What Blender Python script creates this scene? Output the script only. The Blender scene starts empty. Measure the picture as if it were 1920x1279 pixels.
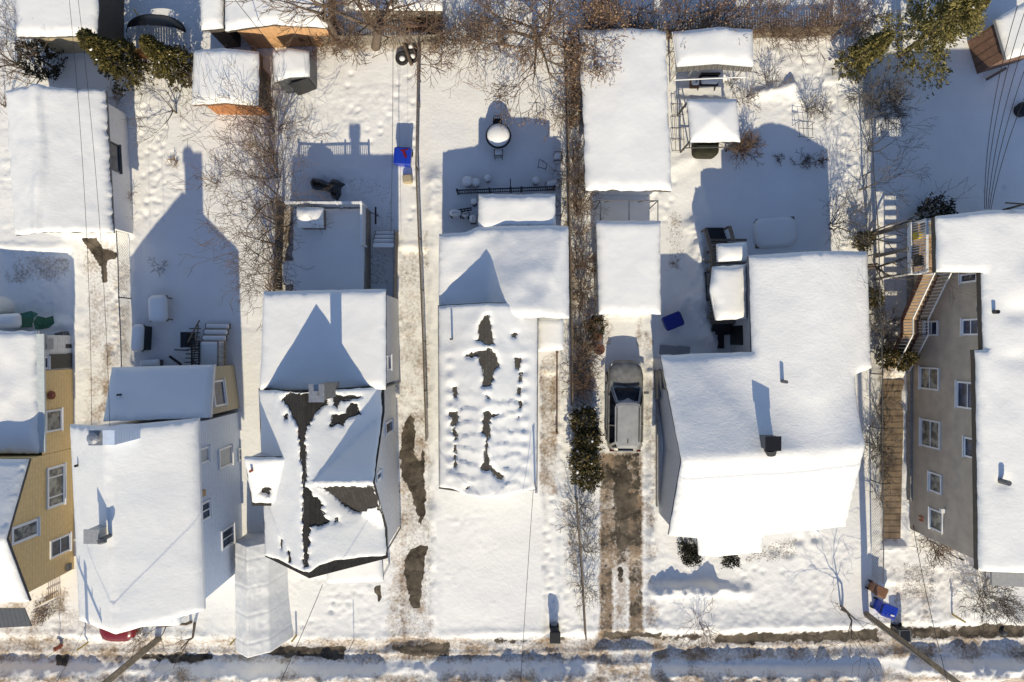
import bpy, math, random
import numpy as np
from mathutils import Vector, Matrix
from mathutils.geometry import delaunay_2d_cdt
R = math.radians
H, F = 36.6, 1280.0
scene = bpy.context.scene
COL = scene.collection
ORG = {}

def K(z): return (H - z) / F
def P(px, py, z=0.0):
    k = K(z); return Vector(((px - 960) * k, -(py - 639.5) * k, z))
def XY(px, py, z=0.0):
    p = P(px, py, z); return (p.x, p.y)
def poly(pts, z=0.0):
    return [XY(*(p if len(p) == 3 else (p[0], p[1], z))) for p in pts]

# ---------------------------------------------------------------- noise
def _hash(ix, iy, seed):
    ix = ix.astype(np.int64).astype(np.uint64); iy = iy.astype(np.int64).astype(np.uint64)
    h = (ix * np.uint64(374761393) + iy * np.uint64(668265263) + np.uint64((seed * 974634777 + 12345) & 0xffffffff)) & np.uint64(0xffffffff)
    h = ((h ^ (h >> np.uint64(13))) * np.uint64(1274126177)) & np.uint64(0xffffffff)
    h = h ^ (h >> np.uint64(16))
    return (h & np.uint64(0xffff)).astype(float) / 65535.0
def vnoise(x, y, seed=0):
    x = np.asarray(x, float); y = np.asarray(y, float)
    ix = np.floor(x); iy = np.floor(y); fx = x - ix; fy = y - iy
    fx = fx * fx * (3 - 2 * fx); fy = fy * fy * (3 - 2 * fy)
    a = _hash(ix, iy, seed); b = _hash(ix + 1, iy, seed); c = _hash(ix, iy + 1, seed); d = _hash(ix + 1, iy + 1, seed)
    return (a * (1 - fx) + b * fx) * (1 - fy) + (c * (1 - fx) + d * fx) * fy * 1.0 - 0.5
def fbm(x, y, sc, seed=0, oct=3, gain=.5):
    s = 0; a = 1.0
    for o in range(oct):
        s = s + a * vnoise(np.asarray(x) / sc + 17.3 * o, np.asarray(y) / sc - 9.1 * o, seed + o); a *= gain; sc *= .5
    return s
def seg_dist(X, Y, a, b):
    ax, ay = a; bx, by = b; dx, dy = bx - ax, by - ay; L = dx * dx + dy * dy + 1e-12
    t = np.clip(((X - ax) * dx + (Y - ay) * dy) / L, 0, 1)
    return np.hypot(X - ax - t * dx, Y - ay - t * dy)
def poly_inside(X, Y, pg):
    ins = np.zeros(np.shape(X), bool); n = len(pg)
    for i in range(n):
        x1, y1 = pg[i]; x2, y2 = pg[(i + 1) % n]
        if y1 == y2: continue
        c = ((y1 > Y) != (y2 > Y)) & (X < (x2 - x1) * (Y - y1) / (y2 - y1) + x1)
        ins ^= c
    return ins
def poly_dist(X, Y, pg):
    d = np.full(np.shape(X), 1e9)
    for i in range(len(pg)): d = np.minimum(d, seg_dist(X, Y, pg[i], pg[(i + 1) % len(pg)]))
    return d
def sdf(X, Y, pg):
    d = poly_dist(X, Y, pg); return np.where(poly_inside(X, Y, pg), -d, d)

# ---------------------------------------------------------------- mesh builder
class M:
    def __init__(s): s.v = []; s.f = []
    def add(s, vs, fs):
        o = len(s.v); s.v.extend([tuple(v) for v in vs]); s.f.extend([tuple(i + o for i in f) for f in fs]); return s
    def quad(s, *p): return s.add(p, [tuple(range(len(p)))])
    def box(s, cx, cy, cz, sx, sy, sz, rz=0.0):
        c, n = math.cos(rz), math.sin(rz); vs = []
        for dz in (-.5, .5):
            for dx, dy in ((-.5, -.5), (.5, -.5), (.5, .5), (-.5, .5)):
                x, y = dx * sx, dy * sy; vs.append((cx + c * x - n * y, cy + n * x + c * y, cz + dz * sz))
        return s.add(vs, [(3, 2, 1, 0), (4, 5, 6, 7), (0, 1, 5, 4), (1, 2, 6, 5), (2, 3, 7, 6), (3, 0, 4, 7)])
    def taper(s, cx, cy, z0, z1, b, t, rz=0.0, off=(0, 0)):
        c, n = math.cos(rz), math.sin(rz); vs = []
        for (sx, sy), z, o in ((b, z0, (0, 0)), (t, z1, off)):
            for dx, dy in ((-.5, -.5), (.5, -.5), (.5, .5), (-.5, .5)):
                x, y = dx * sx + o[0], dy * sy + o[1]; vs.append((cx + c * x - n * y, cy + n * x + c * y, z))
        return s.add(vs, [(3, 2, 1, 0), (4, 5, 6, 7), (0, 1, 5, 4), (1, 2, 6, 5), (2, 3, 7, 6), (3, 0, 4, 7)])
    def tube(s, p, q, r0, r1=None, n=6, cap=True):
        p = Vector(p); q = Vector(q); r1 = r0 if r1 is None else r1
        d = q - p
        if d.length < 1e-6: return s
        d.normalize(); u = d.orthogonal().normalized(); w = d.cross(u); vs = []
        for c, r in ((p, r0), (q, r1)):
            for i in range(n):
                a = 2 * math.pi * i / n; vs.append(c + u * (r * math.cos(a)) + w * (r * math.sin(a)))
        fs = [(i, (i + 1) % n, n + (i + 1) % n, n + i) for i in range(n)]
        if cap: fs += [tuple(range(n - 1, -1, -1)), tuple(range(n, 2 * n))]
        return s.add(vs, fs)
    def path(s, pts, r, n=6):
        for a, b in zip(pts[:-1], pts[1:]): s.tube(a, b, r, r, n)
        return s
    def bar(s, p, q, w, h=None):
        p = Vector(p); q = Vector(q); h = h or w; d = (q - p)
        if d.length < 1e-6: return s
        d.normalize(); up = Vector((0, 0, 1))
        if abs(d.z) > .95: up = Vector((0, 1, 0))
        u = d.cross(up).normalized() * (w / 2); t = u.cross(d).normalized() * (h / 2); vs = []
        for c in (p, q): vs += [c - u - t, c + u - t, c + u + t, c - u + t]
        return s.add(vs, [(3, 2, 1, 0), (4, 5, 6, 7), (0, 1, 5, 4), (1, 2, 6, 5), (2, 3, 7, 6), (3, 0, 4, 7)])
    def extr(s, pg, z0, z1):
        n = len(pg)
        vs = [(x, y, z0) for x, y in pg] + [(x, y, z1) for x, y in pg]
        return s.add(vs, [tuple(range(n - 1, -1, -1)), tuple(range(n, 2 * n))] + [(i, (i + 1) % n, n + (i + 1) % n, n + i) for i in range(n)])
    def lathe(s, cx, cy, prof, n=16, sx=1.0, sy=1.0):
        vs = []; fs = []
        for r, z in prof:
            for i in range(n):
                a = 2 * math.pi * i / n; vs.append((cx + r * sx * math.cos(a), cy + r * sy * math.sin(a), z))
        for k in range(len(prof) - 1):
            for i in range(n): fs.append((k * n + i, k * n + (i + 1) % n, (k + 1) * n + (i + 1) % n, (k + 1) * n + i))
        fs.append(tuple(range(n - 1, -1, -1))); fs.append(tuple(range((len(prof) - 1) * n, len(prof) * n)))
        return s.add(vs, fs)
    def rbox(s, cx, cy, z0, z1, sx, sy, r=.1, rz=0.0, dome=0.0, n=5):
        """box with rounded plan corners and softened top edge"""
        c, sn = math.cos(rz), math.sin(rz)
        def ring(ins, z):
            out = []; a, b = sx / 2 - ins, sy / 2 - ins; rr = max(r - ins * .5, .01); rr = min(rr, a * .98, b * .98)
            for qx, qy, st in ((1, 1, 0), (-1, 1, 90), (-1, -1, 180), (1, -1, 270)):
                for i in range(n):
                    t = R(st + 90 * i / (n - 1)); x = qx * (a - rr) + rr * math.cos(t); y = qy * (b - rr) + rr * math.sin(t)
                    out.append((cx + c * x - sn * y, cy + sn * x + c * y, z))
            return out
        h = min(z1 - z0, max(dome, .02)); rings = [ring(0, z0), ring(0, z1 - h)]
        for i in range(1, 5):
            t = i / 4 * math.pi / 2; rings.append(ring(h * (1 - math.cos(t)), z1 - h + h * math.sin(t)))
        m = 4 * n; vs = [v for g in rings for v in g]
        fs = [(k * m + i, k * m + (i + 1) % m, (k + 1) * m + (i + 1) % m, (k + 1) * m + i) for k in range(len(rings) - 1) for i in range(m)]
        fs += [tuple(range(m - 1, -1, -1)), tuple(range((len(rings) - 1) * m, len(rings) * m))]
        return s.add(vs, fs)

def _mesh(name, m, mat, smooth, org, attrs=None):
    me = bpy.data.meshes.new(name)
    if isinstance(m.v, np.ndarray): vs = (m.v - np.array(org)).tolist()
    else: vs = [(x - org[0], y - org[1], z - org[2]) for x, y, z in m.v]
    me.from_pydata(vs, [], m.f); me.update()
    if smooth: me.polygons.foreach_set('use_smooth', [True] * len(me.polygons))
    if attrs:
        for k, a in attrs.items():
            at = me.attributes.new(k, 'FLOAT', 'POINT'); at.data.foreach_set('value', np.asarray(a, dtype=np.float32))
    if mat: me.materials.append(mat)
    return me
def tag(o, label=None, cat=None, group=None, kind=None):
    if label: o['label'] = label
    if cat: o['category'] = cat
    if group: o['group'] = group
    if kind: o['kind'] = kind
    return o
def thing(name, label, cat, loc=(0, 0, 0), group=None):
    o = bpy.data.objects.new(name, None); COL.objects.link(o); o.location = loc; o.empty_display_size = .3
    ORG[o] = Vector(loc); return tag(o, label, cat, group)
def part(name, m, mat, parent, smooth=False, label=None):
    org = ORG[parent]; me = _mesh(name, m, mat, smooth, org)
    o = bpy.data.objects.new(name, me); COL.objects.link(o); o.parent = parent; ORG[o] = org
    if label: o['label'] = label
    return o
def solo(name, m, mat, label, cat, group=None, smooth=False, kind=None, attrs=None):
    v = np.array(m.v); org = (float((v[:, 0].min() + v[:, 0].max()) / 2), float((v[:, 1].min() + v[:, 1].max()) / 2), float(v[:, 2].min())) if kind is None else (0, 0, 0)
    me = _mesh(name, m, mat, smooth, org, attrs)
    o = bpy.data.objects.new(name, me); COL.objects.link(o); o.location = org; ORG[o] = Vector(org)
    return tag(o, label, cat, group, kind)
def copy_tree(root, loc, rz=0.0, label=None, group=None):
    def rec(o, par):
        c = o.copy(); COL.objects.link(c)
        if par: c.parent = par
        for ch in o.children: rec(ch, c)
        return c
    c = rec(root, None); c.location = loc; c.rotation_euler = (0, 0, rz)
    if label: c['label'] = label
    if group: c['group'] = group
    return c

# ---------------------------------------------------------------- materials
def nodes(name):
    m = bpy.data.materials.new(name); m.use_nodes = True; nt = m.node_tree
    return m, nt, nt.nodes['Principled BSDF']
def mat(name, col, rough=.8, var=.2, vs=6.0, bump=.15, bs=30.0, metal=0.0, band=None, spec=.4, col2=None, mixs=3.0, mixlo=.45, mixhi=.6):
    m, nt, b = nodes(name); N = nt.nodes; L = nt.links
    tc = N.new('ShaderNodeTexCoord'); src = tc.outputs['Object']
    n1 = N.new('ShaderNodeTexNoise'); n1.inputs['Scale'].default_value = vs; n1.inputs['Detail'].default_value = 5
    L.new(src, n1.inputs['Vector'])
    cr = N.new('ShaderNodeValToRGB'); lo = [c * (1 - var) for c in col]; hi = [min(1, c * (1 + var)) for c in col]
    cr.color_ramp.elements[0].position = .3; cr.color_ramp.elements[1].position = .7
    cr.color_ramp.elements[0].color = (*lo, 1); cr.color_ramp.elements[1].color = (*hi, 1)
    L.new(n1.outputs['Fac'], cr.inputs['Fac']); out = cr.outputs['Color']
    if col2:
        n3 = N.new('ShaderNodeTexNoise'); n3.inputs['Scale'].default_value = mixs; n3.inputs['Detail'].default_value = 6; L.new(src, n3.inputs['Vector'])
        r3 = N.new('ShaderNodeMapRange'); r3.inputs['From Min'].default_value = mixlo; r3.inputs['From Max'].default_value = mixhi; L.new(n3.outputs['Fac'], r3.inputs['Value'])
        mx = N.new('ShaderNodeMix'); mx.data_type = 'RGBA'; L.new(r3.outputs[0], mx.inputs[0]); L.new(out, mx.inputs[6]); mx.inputs[7].default_value = (*col2, 1); out = mx.outputs[2]
    n2 = N.new('ShaderNodeTexNoise'); n2.inputs['Scale'].default_value = bs; n2.inputs['Detail'].default_value = 4; L.new(src, n2.inputs['Vector'])
    bp = N.new('ShaderNodeBump'); bp.inputs['Strength'].default_value = bump; bp.inputs['Distance'].default_value = .03; hsrc = n2.outputs['Fac']
    if band:
        ax, per, depth, dark = band
        sx = N.new('ShaderNodeSeparateXYZ'); L.new(src, sx.inputs[0])
        d = N.new('ShaderNodeMath'); d.operation = 'DIVIDE'; L.new(sx.outputs['XYZ'.index(ax)], d.inputs[0]); d.inputs[1].default_value = per
        fr = N.new('ShaderNodeMath'); fr.operation = 'FRACT'; L.new(d.outputs[0], fr.inputs[0])
        b2 = N.new('ShaderNodeBump'); b2.inputs['Strength'].default_value = depth; b2.inputs['Distance'].default_value = per * .25; L.new(fr.outputs[0], b2.inputs['Height'])
        L.new(b2.outputs[0], bp.inputs['Normal'])
        gt = N.new('ShaderNodeMath'); gt.operation = 'GREATER_THAN'; L.new(fr.outputs[0], gt.inputs[0]); gt.inputs[1].default_value = .88
        ml = N.new('ShaderNodeMath'); ml.operation = 'MULTIPLY'; L.new(gt.outputs[0], ml.inputs[0]); ml.inputs[1].default_value = dark
        mx = N.new('ShaderNodeMix'); mx.data_type = 'RGBA'; L.new(ml.outputs[0], mx.inputs[0]); L.new(out, mx.inputs[6]); mx.inputs[7].default_value = (col[0] * .3, col[1] * .3, col[2] * .3, 1); out = mx.outputs[2]
    L.new(hsrc, bp.inputs['Height']); L.new(bp.outputs[0], b.inputs['Normal']); L.new(out, b.inputs['Base Color'])
    b.inputs['Roughness'].default_value = rough; b.inputs['Metallic'].default_value = metal
    b.inputs['Specular IOR Level'].default_value = spec
    return m
def snow_mat(name, col=(.88, .875, .85), b1=.25, s1=14.0, b2=.25, s2=55.0, ripple=.0):
    m, nt, b = nodes(name); N = nt.nodes; L = nt.links
    tc = N.new('ShaderNodeNewGeometry'); src = tc.outputs['Position']
    def bump(sc, st, dist, nrm=None, stretch=None):
        v = src
        if stretch:
            mp = N.new('ShaderNodeMapping'); mp.inputs['Scale'].default_value = stretch; mp.inputs['Rotation'].default_value = (0, 0, .35); L.new(src, mp.inputs['Vector']); v = mp.outputs[0]
        n = N.new('ShaderNodeTexNoise'); n.inputs['Scale'].default_value = sc; n.inputs['Detail'].default_value = 4; n.inputs['Roughness'].default_value = .55; L.new(v, n.inputs['Vector'])
        bp = N.new('ShaderNodeBump'); bp.inputs['Strength'].default_value = st; bp.inputs['Distance'].default_value = dist; L.new(n.outputs['Fac'], bp.inputs['Height'])
        if nrm: L.new(nrm, bp.inputs['Normal'])
        return bp.outputs[0]
    o = bump(1.6, .5, .05)
    if ripple: o = bump(5.0, ripple, .05, o, (1.0, 2.2, 1.0))
    o = bump(s1 * .4, b1, .03, o); o = bump(s2 * .3, b2, .012, o)
    n = N.new('ShaderNodeTexNoise'); n.inputs['Scale'].default_value = .8; n.inputs['Detail'].default_value = 3; L.new(src, n.inputs['Vector'])
    cr = N.new('ShaderNodeValToRGB'); cr.color_ramp.elements[0].position = .3; cr.color_ramp.elements[1].position = .7
    cr.color_ramp.elements[0].color = (col[0] * .955, col[1] * .955, col[2] * .96, 1); cr.color_ramp.elements[1].color = (*col, 1)
    L.new(n.outputs['Fac'], cr.inputs['Fac']); L.new(cr.outputs[0], b.inputs['Base Color'])
    L.new(o, b.inputs['Normal']); b.inputs['Roughness'].default_value = .7; b.inputs['Specular IOR Level'].default_value = .15
    return m
def shingle_mat(name, col, c2):
    m, nt, b = nodes(name); N = nt.nodes; L = nt.links
    tc = N.new('ShaderNodeNewGeometry'); src = tc.outputs['Position']
    br = N.new('ShaderNodeTexBrick'); br.inputs['Scale'].default_value = 1.0; br.inputs['Brick Width'].default_value = .3; br.inputs['Row Height'].default_value = .16; br.inputs['Mortar Size'].default_value = .008
    br.inputs['Color1'].default_value = (*col, 1); br.inputs['Color2'].default_value = (*c2, 1); br.inputs['Mortar'].default_value = (col[0] * .7, col[1] * .7, col[2] * .7, 1)
    mp = N.new('ShaderNodeMapping'); mp.inputs['Rotation'].default_value = (0, 0, R(90)); L.new(src, mp.inputs['Vector']); L.new(mp.outputs[0], br.inputs['Vector'])
    n = N.new('ShaderNodeTexNoise'); n.inputs['Scale'].default_value = 9; n.inputs['Detail'].default_value = 6; L.new(src, n.inputs['Vector'])
    mx = N.new('ShaderNodeMix'); mx.data_type = 'RGBA'; mx.blend_type = 'MULTIPLY'; mx.inputs[0].default_value = .7; L.new(br.outputs['Color'], mx.inputs[6])
    cr = N.new('ShaderNodeValToRGB'); cr.color_ramp.elements[0].color = (.55, .55, .55, 1); cr.color_ramp.elements[1].color = (1.35, 1.3, 1.25, 1); L.new(n.outputs['Fac'], cr.inputs['Fac']); L.new(cr.outputs[0], mx.inputs[7])
    at = N.new('ShaderNodeAttribute'); at.attribute_name = 'dust'; dn = N.new('ShaderNodeTexNoise'); dn.inputs['Scale'].default_value = 11; dn.inputs['Detail'].default_value = 6; dn.inputs['Roughness'].default_value = .7; L.new(src, dn.inputs['Vector'])
    ad = N.new('ShaderNodeMath'); ad.operation = 'ADD'; L.new(at.outputs['Fac'], ad.inputs[0]); L.new(dn.outputs['Fac'], ad.inputs[1]); mr = N.new('ShaderNodeMapRange'); mr.inputs['From Min'].default_value = .92; mr.inputs['From Max'].default_value = 1.12; L.new(ad.outputs[0], mr.inputs['Value'])
    dm = N.new('ShaderNodeMix'); dm.data_type = 'RGBA'; L.new(mr.outputs[0], dm.inputs[0]); L.new(mx.outputs[2], dm.inputs[6]); dm.inputs[7].default_value = (.8, .8, .78, 1)
    L.new(dm.outputs[2], b.inputs['Base Color']); b.inputs['Roughness'].default_value = .9; b.inputs['Specular IOR Level'].default_value = .2
    bp = N.new('ShaderNodeBump'); bp.inputs['Strength'].default_value = .4; bp.inputs['Distance'].default_value = .02; L.new(br.outputs['Fac'], bp.inputs['Height']); bp.invert = True; L.new(bp.outputs[0], b.inputs['Normal'])
    return m
def glass_mat(name, col=(.02, .03, .05), rough=.08, curtain=None):
    m, nt, b = nodes(name); N = nt.nodes; L = nt.links
    b.inputs['Roughness'].default_value = rough; b.inputs['Specular IOR Level'].default_value = .4
    tc = N.new('ShaderNodeTexCoord'); n = N.new('ShaderNodeTexNoise'); n.inputs['Scale'].default_value = 2.5; n.inputs['Detail'].default_value = 3; L.new(tc.outputs['Object'], n.inputs['Vector'])
    cr = N.new('ShaderNodeValToRGB'); c2 = curtain or tuple(min(1, c * 2.2 + .01) for c in col)
    cr.color_ramp.elements[0].position = .42; cr.color_ramp.elements[1].position = .62
    cr.color_ramp.elements[0].color = (*col, 1); cr.color_ramp.elements[1].color = (*c2, 1); L.new(n.outputs['Fac'], cr.inputs['Fac']); L.new(cr.outputs[0], b.inputs['Base Color'])
    return m
def leaf_mat(name, c1, c2, c3, sc=2.5):
    m, nt, b = nodes(name); N = nt.nodes; L = nt.links
    tc = N.new('ShaderNodeNewGeometry'); n = N.new('ShaderNodeTexNoise'); n.inputs['Scale'].default_value = sc; n.inputs['Detail'].default_value = 5; L.new(tc.outputs['Position'], n.inputs['Vector'])
    ad = N.new('ShaderNodeMath'); ad.operation = 'ADD'; ml = N.new('ShaderNodeMath'); ml.operation = 'MULTIPLY'; ml.inputs[1].default_value = .5
    L.new(tc.outputs['Random Per Island'], ml.inputs[0]); L.new(n.outputs['Fac'], ad.inputs[0]); L.new(ml.outputs[0], ad.inputs[1])
    cr = N.new('ShaderNodeValToRGB'); e = cr.color_ramp.elements; e[0].position = .45; e[1].position = .98; e[0].color = (*c1, 1); e[1].color = (*c3, 1); x = e.new(.72); x.color = (*c2, 1)
    L.new(ad.outputs[0], cr.inputs['Fac']); L.new(cr.outputs[0], b.inputs['Base Color']); b.inputs['Roughness'].default_value = .75; b.inputs['Specular IOR Level'].default_value = .2
    return m
MT = {}
MT['snow'] = snow_mat('snow_smooth', b1=.07, b2=.1)
MT['snow_r'] = snow_mat('snow_rippled', ripple=.16, b1=.12, b2=.22)
MT['snow_w'] = snow_mat('snow_wrinkled', ripple=.22, b1=.35, b2=.7)
MT['shingle'] = shingle_mat('dark_shingles', (.038, .036, .034), (.05, .047, .043))
MT['shingle2'] = shingle_mat('brown_grey_shingles', (.085, .078, .068), (.105, .097, .083))
MT['fascia'] = mat('dark_fascia', (.07, .07, .075), .7)
MT['white'] = mat('white_paint', (.78, .78, .77), .5, .05, bump=.05)
MT['pvc'] = mat('white_vinyl', (.82, .82, .82), .35, .04, bump=.03)
MT['blue_siding'] = mat('blue_grey_siding', (.60, .69, .84), .5, .06, band=('Z', .2, .5, .35), bump=.05)
MT['white_siding'] = mat('white_siding', (.66, .67, .68), .5, .12, band=('Z', .2, .5, .3), bump=.05)
MT['grey_siding'] = mat('grey_siding', (.50, .51, .53), .55, .06, band=('Z', .2, .5, .3), bump=.05)
MT['yellow_siding'] = mat('yellow_siding', (.78, .555, .25), .55, .08, band=('Z', .2, .5, .3), bump=.05)
MT['taupe_siding'] = mat('taupe_siding', (.42, .37, .27), .55, .06, band=('Z', .2, .6, .4), bump=.05)
MT['stucco'] = mat('brown_stucco', (.50, .425, .335), .9, .14, vs=1.5, bump=.5, bs=40)
MT['foundation'] = mat('concrete_foundation', (.30, .29, .27), .9, .2, bump=.4)
MT['concrete'] = mat('concrete', (.24, .225, .20), .9, .3, bump=.4)
MT['plywood'] = mat('orange_plywood', (.62, .37, .19), .75, .15, vs=4, band=('X', .3, .3, .3))
MT['orange_wood'] = mat('orange_cedar_boards', (.45, .19, .07), .75, .3, vs=8, band=('X', .16, .6, .7))
MT['tan_wood'] = mat('tan_wood_boards', (.52, .32, .16), .75, .2, vs=5, band=('X', .3, .4, .5))
MT['brown_wood'] = mat('brown_wood_boards', (.19, .11, .075), .8, .25, vs=6, band=('Y', .42, .6, .7))
MT['beige_wall'] = mat('beige_wall', (.42, .35, .23), .8, .12, bump=.1)
MT['brown_wall'] = mat('dark_brown_wall', (.09, .075, .06), .8, .15)
MT['deck_wood'] = mat('tan_composite_boards', (.47, .32, .20), .7, .12, vs=5, band=('Y', .14, .4, .4))
MT['stair_wood'] = mat('tan_stair_boards', (.47, .33, .20), .7, .12, vs=5, band=('Y', .14, .4, .55))
MT['old_wood'] = mat('weathered_wood', (.17, .135, .10), .85, .3, vs=10, bump=.3)
MT['grey_wood'] = mat('grey_weathered_wood', (.25, .22, .18), .85, .3, vs=10, bump=.3)
MT['pole_wood'] = mat('utility_pole_wood', (.24, .19, .13), .85, .3, vs=5, bump=.4, bs=18)
MT['black'] = mat('black_plastic', (.012, .012, .014), .4, .1, bump=.03)
MT['black_tarp'] = mat('black_tarp', (.012, .012, .013), .22, .2, bump=.5, bs=4, spec=.6)
MT['iron'] = mat('black_iron', (.02, .02, .022), .5, .1)
MT['steel'] = mat('galvanised_steel', (.42, .43, .44), .4, .15, metal=.7)
MT['dgrey'] = mat('dark_grey_metal', (.10, .105, .11), .5, .1)
MT['mgrey'] = mat('grey_metal', (.33, .34, .35), .45, .1)
MT['blue'] = mat('blue_plastic', (.012, .045, .42), .35, .08, bump=.03)
MT['dblue'] = mat('dark_blue_plastic', (.008, .02, .20), .4, .08, bump=.03)
MT['brown_pl'] = mat('brown_plastic', (.22, .11, .06), .5, .1, bump=.03)
MT['green_tarp'] = mat('green_tarp', (.03, .13, .085), .5, .25, bump=.6, bs=5)
MT['yellow'] = mat('yellow_paint', (.55, .40, .04), .5, .1)
MT['ylw_wood'] = mat('yellow_stake', (.42, .30, .05), .6, .2)
MT['red'] = mat('red_paint', (.17, .012, .016), .25, .08, bump=.02)
MT['rust'] = mat('rust_red', (.30, .09, .05), .6, .15)
MT['terracotta'] = mat('terracotta', (.40, .13, .06), .8, .15)
MT['tarp_white'] = mat('white_tarp', (.74, .74, .73), .5, .05, bump=.5, bs=3)
MT['canvas'] = mat('white_canvas', (.78, .78, .76), .7, .04, bump=.1)
MT['valance'] = mat('grey_valance', (.11, .105, .095), .8, .1, band=('X', .28, .3, .8))
MT['glass'] = glass_mat('window_glass')
MT['glass_blue'] = glass_mat('window_glass_blue', (.02, .03, .065))
MT['glass_blind'] = glass_mat('window_blind', (.45, .46, .47), .4, (.5, .51, .52))
MT['glass_curt'] = glass_mat('window_curtain', (.10, .10, .09), .15, (.38, .36, .30))
MT['glass_car'] = glass_mat('car_glass', (.006, .008, .013), .12); MT['glass_car'].node_tree.nodes['Principled BSDF'].inputs['Specular IOR Level'].default_value = .12
MT['rubber'] = mat('tyre_rubber', (.02, .019, .018), .8, .2)
MT['bark'] = mat('grey_brown_bark', (.15, .115, .085), .9, .3, vs=8, bump=.5, bs=20)
MT['twig'] = mat('brown_twig', (.16, .11, .075), .85, .25, vs=3)
MT['twig2'] = mat('reddish_twig', (.17, .108, .07), .85, .25, vs=3)
MT['twigg'] = mat('grey_twig', (.14, .12, .10), .85, .25, vs=3)
MT['dead_leaf'] = leaf_mat('dry_orange_leaves', (.17, .10, .06), (.29, .18, .11), (.40, .28, .18), 1.2)
MT['ever'] = leaf_mat('yellow_green_foliage', (.022, .024, .008), (.07, .062, .018), (.17, .135, .04), 3.0)
MT['ever2'] = leaf_mat('olive_foliage', (.055, .053, .02), (.14, .125, .042), (.27, .225, .08), 2.2)
MT['ever3'] = leaf_mat('dark_evergreen_foliage', (.02, .021, .010), (.065, .055, .02), (.15, .115, .042), 3.5)
MT['dkgreen'] = leaf_mat('dark_shrub_foliage', (.012, .014, .010), (.025, .026, .016), (.04, .038, .022), 3)
MT['dry'] = mat('dry_grass', (.30, .19, .10), .9, .3)
MT['brick'] = mat('red_brown_brick', (.16, .075, .05), .85, .3, vs=12)
MT['corr'] = mat('corrugated_dark_roof', (.085, .09, .10), .5, .1, band=('X', .22, 1.0, .5))
MT['corr_clear'] = mat('corrugated_roof_sheet', (.55, .60, .60), .4, .08, band=('Y', .07, .5, .2))
MT['board_tan'] = mat('tan_planks', (.19, .14, .095), .8, .25, vs=4, band=('Y', .33, .5, .75), col2=(.10, .072, .05), mixs=1.2, mixlo=.42, mixhi=.62)
MT['car_grey'] = mat('dirty_silver_paint', (.22, .215, .20), .4, .12, vs=3, bump=.02, metal=.15, col2=(.32, .315, .295), mixs=3, mixlo=.4, mixhi=.75)
MT['car_roof'] = mat('frosted_silver_roof', (.34, .345, .345), .5, .1, vs=3, bump=.04, metal=.1, col2=(.43, .43, .425), mixs=2.5, mixlo=.4, mixhi=.75)
MT['lamp_red'] = mat('red_lens', (.10, .012, .012), .2, .05)
MT['lamp_clear'] = mat('clear_lens', (.6, .6, .6), .15, .05)
# ---------------------------------------------------------------- sheets over a plan outline
def resample(pg, sp, wob=0.0, seed=0, wsc=.5):
    out = []; n = len(pg)
    for i in range(n):
        a = pg[i]; b = pg[(i + 1) % n]; L = math.hypot(b[0] - a[0], b[1] - a[1]); k = max(1, int(L / sp))
        for j in range(k):
            t = j / k; out.append((a[0] + (b[0] - a[0]) * t, a[1] + (b[1] - a[1]) * t))
    if wob:
        x = np.array([p[0] for p in out]); y = np.array([p[1] for p in out])
        dx = wob * 2 * fbm(x, y, wsc, seed, 3, .7); dy = wob * 2 * fbm(x, y, wsc, seed + 50, 3, .7)
        out = list(zip((x + dx).tolist(), (y + dy).tolist()))
    return out
def smooth_poly(pg, it=2):
    for _ in range(it):
        o = []
        for i in range(len(pg)):
            a = pg[i]; b = pg[(i + 1) % len(pg)]
            o += [(a[0] * .75 + b[0] * .25, a[1] * .75 + b[1] * .25), (a[0] * .25 + b[0] * .75, a[1] * .25 + b[1] * .75)]
        pg = o
    return pg
def triangulate(loops, inner):
    co = []; ed = []
    for lp in loops:
        o = len(co); co += [Vector(p) for p in lp]; ed += [(o + i, o + (i + 1) % len(lp)) for i in range(len(lp))]
    co += [Vector(p) for p in inner]
    r = delaunay_2d_cdt(co, ed, [], 0, 1e-4)
    v = np.array([(p.x, p.y) for p in r[0]]); f = [tuple(t) for t in r[2]]
    c = np.array([v[list(t)].mean(axis=0) for t in f]); ok = poly_inside(c[:, 0], c[:, 1], loops[0])
    for h in loops[1:]: ok &= ~poly_inside(c[:, 0], c[:, 1], h)
    f = [t for t, k in zip(f, ok) if k]
    f = [t if (v[t[1]][0] - v[t[0]][0]) * (v[t[2]][1] - v[t[0]][1]) - (v[t[1]][1] - v[t[0]][1]) * (v[t[2]][0] - v[t[0]][0]) > 0 else (t[0], t[2], t[1]) for t in f]
    return v, f
def boundary_edges(f):
    e = {}
    for t in f:
        for i in range(3): e[(t[i], t[(i + 1) % 3])] = 1
    return [k for k in e if (k[1], k[0]) not in e]
def grid_pts(pg, sp, seed=0, jit=.25):
    x0 = min(p[0] for p in pg); x1 = max(p[0] for p in pg); y0 = min(p[1] for p in pg); y1 = max(p[1] for p in pg)
    X, Y = np.meshgrid(np.arange(x0 + sp / 2, x1, sp), np.arange(y0 + sp / 2, y1, sp)); rs = np.random.RandomState(seed)
    return (X + rs.uniform(-jit, jit, X.shape) * sp).ravel(), (Y + rs.uniform(-jit, jit, Y.shape) * sp).ravel()
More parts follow.
